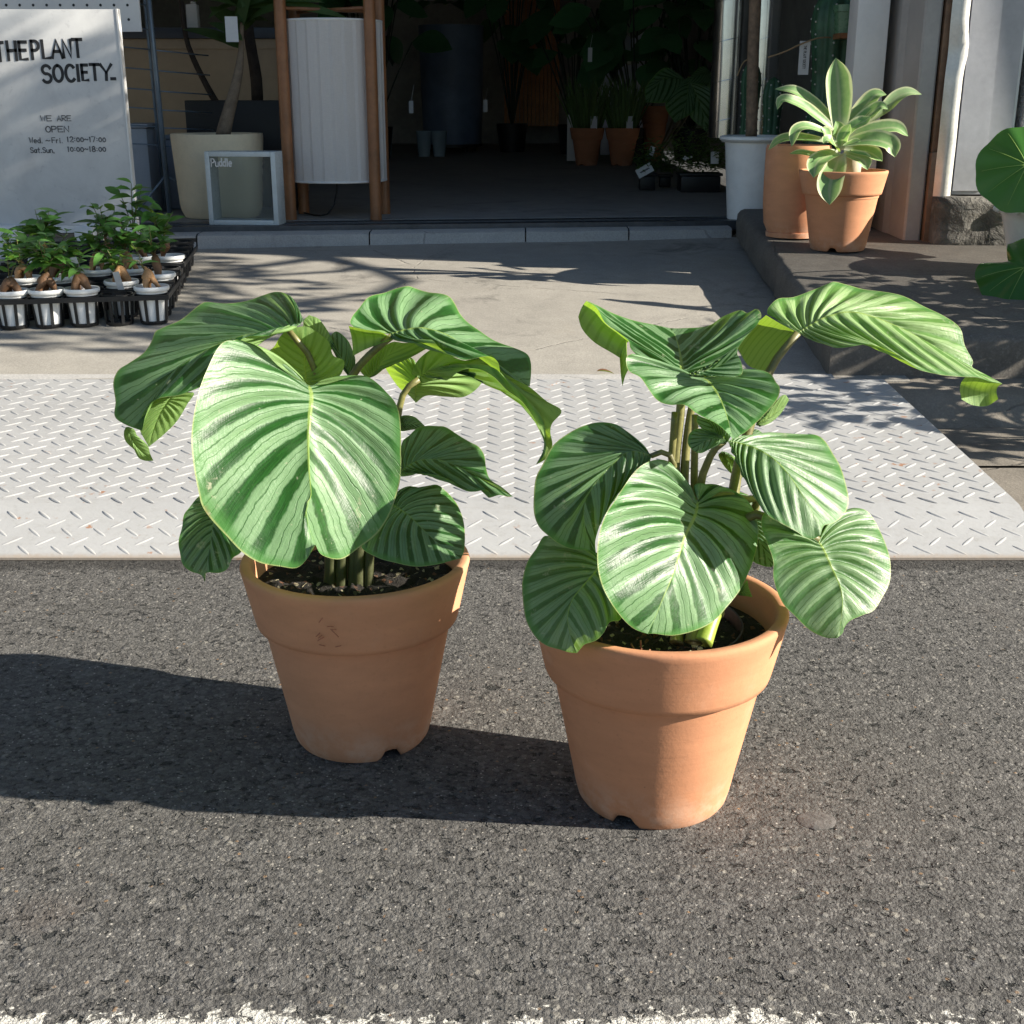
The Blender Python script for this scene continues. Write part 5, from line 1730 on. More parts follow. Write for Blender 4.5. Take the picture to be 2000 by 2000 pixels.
tr = line3([(434, 270), (445, 225), (462, 160), (470, 110), (472, 60), (474, 10)], (BP.y, BP.y))
mb.tube(catmull(tr, 14), [.034, .033, .031, .029, .027, .025, .022, .02, .016, .013, .011, .01, .009, .008], 12)
obj('trunk', mb, M_BARK, st)
mb = MB()
rnd = random.Random(5)
hub = at(474, 30, BP.y)
lv = [((470, 95), (425, 62), 20), ((470, 95), (360, 52), 15), ((474, 80), (410, 40), 14), ((474, 60), (440, 18), 18), ((474, 50), (470, -10), 24), ((478, 50), (545, 8), 16), ((478, 40), (535, 40), 14), ((475, 45), (490, -20), 22),
      ((474, 20), (380, -10), 18), ((476, 10), (600, 0), 18), ((470, 60), (405, 10), 16), ((478, 60), (520, -10), 16), ((476, 45), (468, 38), 26), ((474, 15), (430, -40), 20), ((474, 15), (650, 30), 16), ((474, 15), (620, -30), 18), ((474, 15), (520, -60), 18)]
for a, b_, w in lv:
    A, B = at(*a, BP.y + rnd.uniform(-.05, .05)), at(*b_, BP.y + rnd.uniform(-.2, .15))
    d = B - A
    mb.leaf(A, d + Vector((0, 0, d.length * .25)), Vector((rnd.uniform(-.3, .3), -.6, .8)), d.length * 1.05, w / FPX * 5.8, droop=.35, fold=.2, seg=8)
for q in range(70):
    a = rnd.uniform(0, 6.28)
    b0 = hub + Vector((rnd.uniform(-.1, .1), rnd.uniform(-.1, .1), rnd.uniform(.05, .5)))
    mb.leaf(b0, (math.cos(a), math.sin(a), rnd.uniform(0, .8)), (0, -.2, 1), rnd.uniform(.12, .22), rnd.uniform(.03, .045), droop=.4, seg=6)
obj('crown', mb, M_TREEL, st)
mb = MB()
a, b_ = at(442, 82, BP.y - .07), at(463, 32, BP.y - .07)
mb.box((a.x, a.y, a.z), (b_.x, a.y + .001, b_.z), rz=.06)
obj('tag', mb, M_TAG, st, smooth=False)

# glass block
gbp = on(487, 440, .29)
gb = thing('glass_block', 'square hollow glass block with white sides and small white lettering, standing before the stone planter', 'glass block', gbp)
GBY = gbp.y
gx0, gx1 = at(404, 370, GBY).x, at(545, 370, GBY).x
gz0, gz1 = .29, at(470, 296, GBY).z
dpt = .12
M_GB = basic('glass_block_edge', (.55, .6, .61), .3, var=.1, scale=30)
def m_glass():
    m, nt, b = mat_new('cast_glass')
    g = G(nt)
    b.inputs['Base Color'].default_value = (.86, .9, .88, 1)
    b.inputs['Roughness'].default_value = .1
    b.inputs['IOR'].default_value = 1.12
    b.inputs['Transmission Weight'].default_value = .96
    g.l(g.bump(g.noise(g.pos(), 26, 2, .5), .25, .01), b.inputs['Normal'])
    return m
MG = m_glass()
w = .022
mb = MB()
RZ = -.1
pv = ((gx0 + gx1) / 2, GBY + dpt / 2, 0)
for lo, hi in (((gx0, GBY, gz0), (gx0 + w, GBY + dpt, gz1)), ((gx1 - w, GBY, gz0), (gx1, GBY + dpt, gz1)), ((gx0 + w, GBY, gz0), (gx1 - w, GBY + dpt, gz0 + w)), ((gx0 + w, GBY, gz1 - w), (gx1 - w, GBY + dpt, gz1))):
    mb.box(lo, hi, rz=RZ, piv=pv, bev=.004)
obj('edge_band', mb, M_GB, gb, angle=40)
mb = MB()
mb.box((gx0 + w, GBY + .006, gz0 + w), (gx1 - w, GBY + .016, gz1 - w), rz=RZ, piv=pv)
mb.box((gx0 + w, GBY + dpt - .016, gz0 + w), (gx1 - w, GBY + dpt - .006, gz1 - w), rz=RZ, piv=pv)
obj('glass_face', mb, MG, gb, smooth=False)
mb = MB()
a = at(418, 326, GBY + .0)
Mr = Matrix.Rotation(RZ, 3, 'Z')
ex = Mr @ Vector((1, 0, 0))
nn = Mr @ Vector((0, -1, 0))
O = Vector((gx0 + w + .006, GBY + .0055, at(418, 325, GBY).z))
O = Mr @ (O - Vector(pv)) + Vector(pv)
write(mb, 'Puddle', O, ex, Vector((0, 0, 1)), nn, (at(459, 320, GBY) - at(418, 320, GBY)).x, .032, .0055, .2)
obj('lettering', mb, M_WHITE, gb, smooth=False)

# black box planter with dark trunks, and the counter behind
M_COUNT = basic('plywood_counter', (.42, .32, .21), .65, var=.12, scale=3)
BK = thing('box_planter', 'low black box planter with two bare dark trunks behind the beige stone planter', 'planter', (-1.55, 6.75, .29))
mb = MB()
k0, k1 = at(362, 230, 6.6), at(566, 230, 6.6)
ztop = at(440, 196, 6.6).z
mb.box((k0.x, 6.6, .29), (k1.x, 6.95, ztop), bev=.006)
obj('box', mb, M_BLACK, BK, angle=30)
mb = MB()
mb.tube(catmull(line3([(425, 205), (405, 170), (380, 120), (364, 76), (355, 10), (350, -60)], (6.75, 6.75)), 14), [.018, .017, .016, .015, .015, .014, .013, .013, .012, .012, .012, .011, .011, .01], 8)
obj('trunk', mb, M_BARKD, BK)
mb = MB()
mb.tube(catmull(line3([(503, 200), (500, 150), (490, 90), (484, 40), (486, -60)], (6.8, 6.8)), 12), [.03, .03, .03, .029, .028, .027, .027, .026, .025, .025, .025, .024], 10)
obj('trunk', mb, M_BARKD, BK)
mb = MB()
rnd = random.Random(15)
for q in range(120):
    b0 = Vector((rnd.uniform(-2.0, -1.2), rnd.uniform(6.6, 7), rnd.uniform(1.35, 1.9)))
    a = rnd.uniform(0, 6.28)
    mb.leaf(b0, (math.cos(a), math.sin(a), rnd.uniform(-.3, .6)), (0, -.3, 1), rnd.uniform(.1, .2), rnd.uniform(.025, .04), droop=.4)
obj('crown', mb, M_TREEL, BK)
ct = thing('counter', 'tan plywood counter with a dark top in the dim left part of the shop', 'counter', (-1.9, 7.6, .29))
mb = MB()
k0, k1 = at(190, 150, 7.2), at(560, 150, 7.2)
zc0, zc1 = at(400, 76, 7.2).z, at(400, 62, 7.2).z
mb.box((k0.x, 7.2, .29), (k1.x, 7.8, zc0 - .05))
mb.box((k0.x - .02, 7.19, zc0 - .05), (k1.x + .02, 7.82, zc0))
obj('body', mb, M_COUNT, ct, smooth=False)
mb = MB()
mb.box((k0.x - .03, 7.17, zc0 + .001), (k1.x + .03, 7.84, zc1 + .02), bev=.004)
obj('counter_top', mb, basic('dark_counter_top', (.05, .06, .075), .4, var=.2), ct, angle=30)
tubm = basic('grey_blue_bin', (.32, .36, .42), .5, var=.08)
for (u0, u1, v0, v1, YY, lb) in ((246, 286, 250, 316, 6.3, 'pale grey storage bin under the wire rack beside the sign'), (322, 352, 272, 312, 6.5, 'small blue grey storage box behind the metal ladder rack')):
    a, b_ = at(u0, v1, YY), at(u1, v0, YY)
    mb = MB()
    mb.box((a.x, YY, .2905), (b_.x, YY + .25, b_.z), bev=.012)
    mb.box((a.x - .008, YY - .008, b_.z + .0005), (b_.x + .008, YY + .258, b_.z + .02), bev=.006)
    tag(obj('storage_box', mb, tubm, angle=40, origin=(a.x, YY, .29)), lb, 'storage box')
cb = at(378, 30, 7.4)
mb = MB()
mb.box((at(364, 40, 7.4).x, 7.4, zc1 + .0205), (at(386, 40, 7.4).x, 7.46, at(375, 8, 7.4).z), bev=.006)
mb.tube([(at(375, 8, 7.4).x, 7.43, at(375, 8, 7.4).z), (at(375, 2, 7.4).x, 7.43, at(375, 2, 7.4).z)], .015, 10)
tag(obj('white_bottle', mb, M_WHITE, angle=40, origin=(cb.x, 7.4, zc1)), 'small white bottle on the counter behind the tree leaves', 'bottle')

# ================================================================ floor lamp with pleated shade
M_WOOD = basic('teak_leg', (.26, .11, .045), .42, var=.35, scale=5, bump=.15, bscale=60)
def m_shade():
    m, nt, b = mat_new('pleated_linen_shade')
    g = G(nt)
    p = g.pos()
    w1 = g.math('ADD', g.math('MULTIPLY', g.noise(g.mapping(p, (1, 1, 9)), 60, 3, .7), .6), g.math('MULTIPLY', g.noise(g.mapping(p, (9, 9, 1)), 40, 3, .7), .4))
    c = g.ramp(w1, [(.3, (.74, .7, .67)), (.7, (.86, .82, .78))])
    g.l(c, b.inputs['Base Color'])
    b.inputs['Roughness'].default_value = .85
    g.l(g.bump(w1, .3, .002), b.inputs['Normal'])
    t = g.n('BsdfTranslucent')
    g.l(c, t.inputs['Color'])
    mx = g.n('MixShader')
    mx.inputs[0].default_value = .3
    g.l(b.outputs[0], mx.inputs[1])
    g.l(t.outputs[0], mx.inputs[2])
    g.l(mx.outputs[0], nt.nodes['Material Output'].inputs['Surface'])
    return m
LR = .222
LPc = on(661, 430, .29)
LPc = Vector((LPc.x, 5.93 + LR * .7, .29))
LPc.x = at(651, 215, LPc.y - LR * .3).x
lamp = thing('floor_lamp', 'tall floor lamp with a white pleated drum shade held between four brown wooden legs', 'lamp', LPc)
zb0, zb1 = at(650, 357, LPc.y - LR).z, at(650, 37, LPc.y - LR).z
mb = MB()
seg, pls = 104, 26
vs, fs = [], []
levels = [zb0, zb0 + .004, (zb0 + zb1) / 2, zb1 - .004, zb1]
for li, zz in enumerate(levels):
    for k in range(seg):
        a = 2 * math.pi * k / seg
        ph_ = (k % 4) / 4
        r = LR + .007 * (1 - ph_) - (.002 if li in (0, 4) else 0)
        vs.append((LPc.x + r * math.cos(a), LPc.y + r * math.sin(a), zz))
for li in range(4):
    for k in range(seg):
        k2 = (k + 1) % seg
        fs.append((li * seg + k, li * seg + k2, (li + 1) * seg + k2, (li + 1) * seg + k))
mb.add(vs, fs)
obj('shade', mb, m_shade(), lamp, smooth=False)
for zz in (zb0, zb1):
    mb = MB()
    mb.lathe([(LR + .001, -.005), (LR + .007, -.004), (LR + .007, .005), (LR + .001, .006), (LR - .002, 0), (LR + .001, -.005)], (LPc.x, LPc.y, zz), 64, cap_lo=False)
    obj('shade_rim', mb, M_WHITE, lamp)
RL = LR + .034
for sx, sy in ((-.80, -.6), (.745, -.67), (-.76, .65), (.78, .62)):
    mb = MB()
    mb.tube([(LPc.x + RL * sx, LPc.y + RL * sy, .29), (LPc.x + RL * sx, LPc.y + RL * sy, 1.33)], [.0265, .0265], 14)
    obj('leg', mb, M_WOOD, lamp, angle=50)
mb = MB()
for a, b_ in (((-.80, -.6), (.78, .62)), ((.745, -.67), (-.76, .65))):
    mb.tube([(LPc.x + RL * a[0], LPc.y + RL * a[1], zb1 + .05), (LPc.x + RL * b_[0], LPc.y + RL * b_[1], zb1 + .05)], .008, 8)
obj('stretcher', mb, M_WOOD, lamp)
mb = MB()
mb.tube(catmull([LPc + Vector((0, 0, .3)), LPc + Vector((-.01, -.02, .1)), LPc + Vector((-.06, -.05, .012)), LPc + Vector((-.25, .3, .008)), LPc + Vector((-.3, 1.0, .008))], 24), .004, 6)
obj('cord', mb, M_BLACK, lamp)

# ================================================================ white pot with a bare trunk
WP = on(1466, 432, .29)
WP.y += .13
WP.x *= WP.y / (WP.y - .13)
WP.z = .2895
wp = thing('potted_tree', 'tall bare grey brown trunk in a tall white plastic pot at the shop entrance', 'potted tree', WP)
hr = at(1460, 266, WP.y - .13).z - .29
kk = WP.y / FPX * .985
mb = MB()
mb.lathe([(.106, 0), (.11, .001), (.112, .02), (.135, hr - .05), (.137, hr - .035), (.137, hr - .03), (.15, hr - .028), (.162, hr - .016), (.160, hr - .004), (.15, hr), (.138, hr - .002), (.134, hr - .02), (.13, hr - .1)], WP, 64)
obj('pot', mb, M_WPOT, wp, angle=40)
mb = MB()
mb.disk((WP.x, WP.y, WP.z + hr - .06), .131, 32, rough=.01)
obj('soil', mb, M_SOIL, wp)
mb = MB()
tr = line3([(1467, 275), (1469, 200), (1471, 100), (1475, 0), (1478, -200)], (WP.y, WP.y))
mb.tube(catmull(tr, 16), [.0265 + .0018 * mnoise.noise(Vector((0, 0, i * 1.7))) for i in range(16)], 12)
obj('trunk', mb, basic('slender_bark', (.22, .15, .1), .85, var=.45, scale=40, bump=.6, bscale=70, bdist=.004), wp)
mb = MB()
rnd = random.Random(8)
tp_ = Vector(tr[-1])
for q in range(110):
    a = rnd.uniform(0, 6.28)
    b0 = tp_ + Vector((rnd.uniform(-.25, .25), rnd.uniform(-.25, .25), rnd.uniform(-.05, .5)))
    mb.leaf(b0, (math.cos(a), math.sin(a), rnd.uniform(-.2, .7)), (0, -.2, 1), rnd.uniform(.1, .18), rnd.uniform(.03, .045), droop=.5)
obj('crown', mb, M_TREEL, wp)

# ================================================================ columnar cacti
M_CACT = basic('dark_green_cactus_skin', (.04, .11, .055), .5, var=.35, scale=16)
M_AREO = basic('woolly_areole', (.6, .58, .52), .9)
M_TWINE = basic('twine', (.35, .24, .13), .9)
def cactus(name, label, u, v_base, v_top, Y, r, ribs=7, tagpx=None, twine=False, grp='ribbed column cacti by the right door post'):
    b0, t0 = at(u, v_base, Y), at(u, v_top, Y)
    b0.z = .29
    t = thing(name, label, 'cactus', b0, grp)
    mb = MB()
    mb.lathe([(r * .85, 0), (r * .9, .0), (r * 1.15, .16), (r * 1.2, .165), (r * 1.2, .185), (r * 1.1, .185), (r * 1.05, .15)], b0, 30)
    obj('pot', mb, M_BLACK, t, angle=40)
    mb = MB()
    H0, H1 = b0.z + .15, t0.z
    vs, fs, seg, nz = [], [], ribs * 8, 30
    for j in range(nz + 1):
        f = j / nz
        rr = r * min(1, math.sqrt(max(0, 1 - max(0, (f - .8) / .2) ** 2)) + .001) * (.9 + .1 * math.sin(f * 9))
        for k in range(seg):
            a = 2 * math.pi * k / seg
            q = rr * (.80 + .2 * abs(math.cos(a * ribs / 2)))
            vs.append((b0.x + q * math.cos(a), b0.y + q * math.sin(a), H0 + (H1 - H0) * f))
    for j in range(nz):
        for k in range(seg):
            k2 = (k + 1) % seg
            fs.append((j * seg + k, j * seg + k2, (j + 1) * seg + k2, (j + 1) * seg + k))
    mb.add(vs, fs)
    for q in range(ribs):
        a = 2 * math.pi * q / ribs
        for j in range(int((H1 - H0) / .052)):
            f = (j + .5 + (q % 2) * .3) * .052 / (H1 - H0)
            if f > .99:
                continue
            rr = r * min(1, math.sqrt(max(0, 1 - max(0, (f - .8) / .2) ** 2)) + .001) * (.9 + .1 * math.sin(f * 9))
            c = Vector((b0.x + rr * math.cos(a), b0.y + rr * math.sin(a), H0 + (H1 - H0) * f))
            s_ = .0048
            mb.lathe([(.0003, -s_), (s_ * .8, -s_ * .5), (s_, 0), (s_ * .8, s_ * .5), (.0003, s_)], c, 6, mi=1)
    obj('stem', mb, [M_CACT, M_AREO], t)
    if tagpx:
        u0, u1, v0, v1 = tagpx
        Yt = Y - r - .012
        a, c_ = at(u0, v1, Yt), at(u1, v0, Yt)
        mb = MB()
        mb.box((a.x, Yt, a.z), (c_.x, Yt + .0012, c_.z))
        tg = obj('tag', mb, M_WHITE, t, smooth=False)
        mb = MB()
        h = (c_.z - a.z)
        write(mb, 'THE PLANT SOCIETY', Vector((a.x + (c_.x - a.x) * .42, Yt - .0004, a.z + h * .86)), Vector((0, 0, -1)), Vector((1, 0, 0)), Vector((0, -1, 0)), h * .68, (c_.x - a.x) * .24, .0016, .3)
        obj('lettering', mb, M_INK, tg, smooth=False)
    return t
CY = 5.95
cactus('column_cactus', 'tall dark ribbed cactus with white dots and a printed white tag behind the agave', 1599, 470, -30, CY, .108, 7, (1558, 1583, 80, 146))
cactus('column_cactus', 'slim dark ribbed cactus with dotted edges just left of the bare trunk', 1452, 430, 118, 6.35, .05, 6)
cactus('column_cactus', 'slim dark ribbed cactus just right of the bare trunk behind the white pot', 1495, 430, 150, 6.3, .05, 6)
mb = MB()
mb.tube(catmull(line3([(1500, 112), (1535, 100), (1560, 88), (1600, 74), (1640, 74)], (5.83, 5.835, 5.82, 5.82, 5.9)), 18), .0035, 6)
mb.tube(catmull(line3([(1440, 148), (1452, 122), (1465, 115)], (6.2, 6.2)), 8), .0035, 6)
tag(obj('twine', mb, M_TWINE, origin=(1.4, 5.83, 1.2)), 'strand of brown twine tied around the tall tagged cactus', 'twine')
# green pot on a little wooden shelf by the column
sh = thing('wall_shelf', 'small wooden shelf bracket behind the pale steel column', 'shelf', at(1650, 76, 5.8))
mb = MB()
a, b_ = at(1632, 76, 5.8), at(1672, 66, 5.8)
mb.box((a.x, 5.72, a.z), (b_.x + .1, 5.95, b_.z))
obj('board', mb, M_WOOD, sh, smooth=False)
gp_ = at(1652, 66, 5.83)
mb = MB()
hgt = at(1652, 10, 5.83).z - gp_.z
mb.lathe([(.045, .0005), (.05, .0005), (.056, hgt * .75), (.062, hgt * .76), (.062, hgt), (.054, hgt), (.05, hgt * .8)], gp_, 32)
tag(obj('flower_pot', mb, basic('sage_green_glaze', (.10, .2, .11), .3, var=.12), angle=40, origin=gp_), 'small sage green pot on the little shelf by the column', 'pot')

# ================================================================ steel ducts
def m_steel():
    m, nt, b = mat_new('spiral_steel')
    g = G(nt)
    p = g.pos()
    g.l(g.ramp(g.noise(p, 9, 4, .6), [(.3, (.5, .5, .5)), (.7, (.66, .66, .65))]), b.inputs['Base Color'])
    b.inputs['Metallic'].default_value = 1
    b.inputs['Roughness'].default_value = .2
    return m
MS = m_steel()
for u, r, Y, lb in ((1428, .095, 7.1, 'shiny steel ventilation duct left of the bare trunk'), (1497, .07, 6.9, 'shiny steel ventilation duct right of the bare trunk')):
    c = at(u, 60, Y)
    c.z = .62
    t = thing('steel_duct', lb, 'duct', c, 'steel ventilation ducts')
    mb = MB()
    mb.lathe([(r, 0), (r, 2.1)], c, 48, cap_lo=True)
    for k in range(14):
        pts = [(c.x + (r + .0005) * math.cos(q * .2618), c.y + (r + .0005) * math.sin(q * .2618), .62 + .1 + k * .2 + .022 * math.cos(q * .2618)) for q in range(25)]
        mb.tube(pts, .0026, 5)
    obj('pipe', mb, MS, t, angle=40)

# ================================================================ things in the dim shop
FZ = .2895
M_GRASS = m_plainleaf('grass_blade', (.10, .17, .045), .25, .5, .5)
M_DKLEAF = m_plainleaf('dark_glossy_leaf', (.05, .15, .06), .25, .3, .4)
def fpot(name, label, cat, u, v, rpx, hpx, mat, group=None, collar=True):
    c = on(u, v, FZ)
    kx = c.y / FPX
    r = rpx * kx
    c = Vector((c.x, c.y + r * .7, FZ))
    t = thing(name, label, cat, c, group)
    H = hpx * kx
    mb = MB()
    if collar:
        clay_pot(mb, c, D=2 * r, H=H, seg=40, collar=.08)
    else:
        mb.lathe([(r * .7, 0), (r * .72, 0), (r * .98, H * .93), (r, H * .95), (r, H), (r * .93, H), (r * .9, H * .8)], c, 32)
    obj('pot', mb, mat, t, angle=50)
    return t, c, r, H
for u, lb in ((1147, 'terracotta pot of grass in the dim shop, the one beside the white board'), (1216, 'terracotta pot of grass in the dim shop, the one beside the tall clay pot')):
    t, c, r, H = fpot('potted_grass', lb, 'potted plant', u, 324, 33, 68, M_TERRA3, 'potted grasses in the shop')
    mb = MB()
    rnd = random.Random(u)
    for q in range(260):
        a = rnd.uniform(0, 6.28)
        rr = r * .8 * math.sqrt(rnd.random())
        b0 = c + Vector((rr * math.cos(a), rr * math.sin(a), H * .9))
        mb.leaf(b0, (math.cos(a) * .35 * rr / r + rnd.uniform(-.15, .15), math.sin(a) * .3 + rnd.uniform(-.1, .1), 1), (rnd.uniform(-1, 1), -1, 0), rnd.uniform(.18, .46), .0065, droop=rnd.uniform(-.1, .35), seg=5)
    obj('foliage', mb, M_GRASS, t)
    mb = MB()
    b0 = c + Vector((r * .3, -r * .9, H * .98))
    mb.box((b0.x - .025, b0.y, b0.z), (b0.x + .03, b0.y + .001, b0.z + .1), rz=.2)
    obj('tag', mb, M_TAG, t, smooth=False)
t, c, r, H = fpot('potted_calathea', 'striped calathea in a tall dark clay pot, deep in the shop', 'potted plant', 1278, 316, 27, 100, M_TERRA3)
# dim calathea leaves
for (mid, lf, rt) in (
    ([(1342, 160), (1300, 150), (1262, 200)], [(1342, 160), (1300, 132), (1262, 170), (1262, 200)], [(1342, 160), (1340, 180), (1300, 200), (1262, 200)]),
    ([(1345, 150), (1370, 210), (1380, 258)], [(1345, 150), (1345, 220), (1380, 258)], [(1345, 150), (1408, 190), (1410, 235), (1380, 258)]),
    ([(1380, 150), (1420, 170), (1437, 220)], [(1380, 150), (1390, 190), (1437, 220)], [(1380, 150), (1430, 138), (1445, 180), (1437, 220)]),
    ([(1345, 150), (1340, 200), (1318, 240)], [(1345, 150), (1300, 200), (1318, 240)], [(1345, 150), (1360, 210), (1318, 240)]),
    ([(1390, 145), (1370, 145), (1340, 160)], [(1390, 145), (1370, 130), (1340, 160)], [(1390, 145), (1380, 165), (1340, 160)])):
    leaf_part(t, mid=mid, left=lf, right=rt, Ym=(8.6, 8.5, 8.4), Yl=(8.6, 8.5, 8.4), Yr=(8.6, 8.5, 8.4), mat=M_CAL_D, N=8, NT=44, NQ=6, ripple=.004)
mb = MB()
for P in ([(1342, 160), (1320, 220), (1285, 300)], [(1380, 150), (1340, 230), (1290, 300)], [(1345, 150), (1330, 230), (1283, 300)]):
    mb.tube(catmull(line3(P, (8.6, 9.2, c.y)), 10), .008, 6)
obj('stem', mb, M_STEM, t)
# nursery tubs with herbs and labels near the entrance
def herb(name, label, u0, u1, v0, v1, n, hgt, lab=None, grp='black herb tubs near the entrance', seed=1, flower=False):
    c0 = on((u0 + u1) / 2, v1, FZ)
    Y = c0.y
    a, b_ = at(u0, v1, Y), at(u1, v0, Y)
    t = thing(name, label, 'potted plant', (c0.x, Y + .1, FZ), grp)
    mb = MB()
    d = min(.3, (b_.x - a.x) * .7)
    mb.box((a.x + .01, Y, FZ), (b_.x - .01, Y + d, b_.z - .012), bev=.01)
    mb.box((a.x, Y - .008, b_.z - .0115), (b_.x, Y + d + .008, b_.z + .004), bev=.004)
    obj('tub', mb, M_BLACK, t, angle=40)
    mb = MB()
    rnd = random.Random(seed)
    for q in range(n):
        b0 = Vector((rnd.uniform(a.x, b_.x), Y + rnd.uniform(-.04, d), b_.z + rnd.uniform(0, .02)))
        tip = b0 + Vector((rnd.uniform(-.07, .07), rnd.uniform(-.07, .05), rnd.uniform(.3, 1) * hgt))
        for w in range(5):
            p = b0.lerp(tip, (w + 1) / 5)
            aa = rnd.uniform(0, 6.28)
            mb.leaf(p, (math.cos(aa), math.sin(aa), rnd.uniform(-.2, .8)), (0, -.3, 1), rnd.uniform(.03, .06), rnd.uniform(.004, .009), droop=.4, seg=3)
    obj('foliage', mb, M_GRASS, t)
    if lab:
        u, v, w, h, rot = lab
        p = at(u, v, Y - .04)
        kx = Y / FPX
        mb = MB()
        cr, sr = math.cos(rot), math.sin(rot)
        ex, ey = Vector((cr, 0, sr)), Vector((-sr, .15, cr))
        vs = [p + ex * (a_ * w * kx) + ey * (b2 * h * kx) + Vector((0, o, 0)) for o in (0, .0012) for a_, b2 in ((-.5, -.5), (.5, -.5), (.5, .5), (-.5, .5))]
        mb.add(vs, [(0, 1, 2, 3), (7, 6, 5, 4), (1, 0, 4, 5), (2, 1, 5, 6), (3, 2, 6, 7), (0, 3, 7, 4)])
        lo = obj('label', mb, M_WHITE, t, smooth=False)
        if w > 25:
            mb = MB()
            ss = [p + ex * (x_ * w * kx) + ey * (.0 + .05 * math.sin(x_ * 60)) * h * kx + Vector((0, -.0006, 0)) for x_ in np.linspace(-.28, .3, 26)]
            stroke(mb, ss, .006, (0, -1, 0))
            obj('lettering', mb, M_INKG, lo, smooth=False)
    if flower:
        mb = MB()
        for q in range(10):
            p = at(1333 + rnd.uniform(0, 18), 310 + rnd.uniform(-5, 4), Y - .03)
            mb.lathe([(.0004, -.006), (.008, 0), (.0004, .006)], p, 6)
        obj('flower', mb, M_WHITE, t)
    return t
herb('herb_tub', 'small black tub of trailing herbs with a tilted white label at the shop entrance', 1246, 1284, 340, 372, 60, .2, (1259, 333, 31, 17, .5), seed=3)
herb('herb_tub', 'plain small black tub of thin leaved herbs between the two labelled tubs', 1285, 1314, 342, 366, 46, .22, (1272, 298, 10, 22, -.35), seed=4)
herb('herb_tub', 'long black tub of fine herbs with white flowers beside the tall white pot', 1326, 1412, 340, 376, 170, .26, (1396, 308, 15, 22, 0), seed=5, flower=True)
# leaning white board
mb = MB()
a, b_ = on(1107, 314, FZ), at(1093, 224, on(1107, 314, FZ).y + .1)
Y = a.y
mb.box((a.x, Y, FZ), (at(1138, 314, Y).x, Y + .02, at(1100, 224, Y).z), bev=.003)
tag(obj('white_board', mb, M_WHITE, angle=30, origin=(a.x, Y, FZ)), 'narrow white board standing behind the first potted grass', 'board')
# two pale pots near the lamp
for u, lb in ((828, 'pale blue grey pot, nearer the lamp of two close pots'), (858, 'pale blue grey pot, farther from the lamp of two close pots'), (752, 'pale blue grey pot half hidden behind the lamp leg')):
    t, c, r, H = fpot('empty_pot', lb, 'pot', u, 306, 15, 46, basic('pale_blue_grey_pot', (.25, .32, .36), .5, var=.1) if not bpy.data.materials.get('pale_blue_grey_pot') else bpy.data.materials['pale_blue_grey_pot'], 'pale pots deep in the shop', collar=False)
# big dark planter on castors
cpt = on(880, 300, FZ)
dk = thing('large_planter', 'large dark blue cylindrical planter on castors in the shop shadow', 'planter', (cpt.x, cpt.y + .5, FZ))
M_NAVY = basic('navy_planter', (.13, .17, .25), .5, var=.2)
kx = cpt.y / FPX
mb = MB()
zt_, zm_ = at(880, 45, cpt.y).z, at(880, 190, cpt.y).z
mb.lathe([(.26, .08), (.3, .08), (62 * kx, zt_ - FZ), (59 * kx, zt_ - FZ), (55 * kx, zt_ - FZ - .1)], (cpt.x, cpt.y + .5, FZ), 48)
obj('pot', mb, M_NAVY, dk, angle=40)
mb = MB()
mb.lathe([(.29, .05), (.31, .05), (.31, .078), (.29, .078)], (cpt.x, cpt.y + .5, FZ), 40, cap_lo=True, cap_hi=True)
obj('dolly', mb, M_BLACK, dk, angle=40)
for q in range(4):
    mb = MB()
    a = q * 1.5708 + .6
    p = Vector((cpt.x + .27 * math.cos(a), cpt.y + .5 + .27 * math.sin(a), FZ + .025))
    mb.tube([p - Vector((.012, 0, 0)), p + Vector((.012, 0, 0))], .025, 14)
    obj('castor', mb, M_BLACK, dk, angle=40)
mb = MB()
rnd = random.Random(77)
for q in range(130):
    a = rnd.uniform(0, 6.28)
    rr = rnd.uniform(0, .6)
    b0 = Vector((cpt.x + rr * math.cos(a), cpt.y + .5 + rr * math.sin(a), zt_ + rnd.uniform(.2, 1.0)))
    mb.leaf(b0, (math.cos(a), math.sin(a), rnd.uniform(-.2, .7)), (0, -.4, 1), rnd.uniform(.15, .3), rnd.uniform(.05, .1), droop=.5)
obj('foliage', mb, M_DKLEAF, dk)
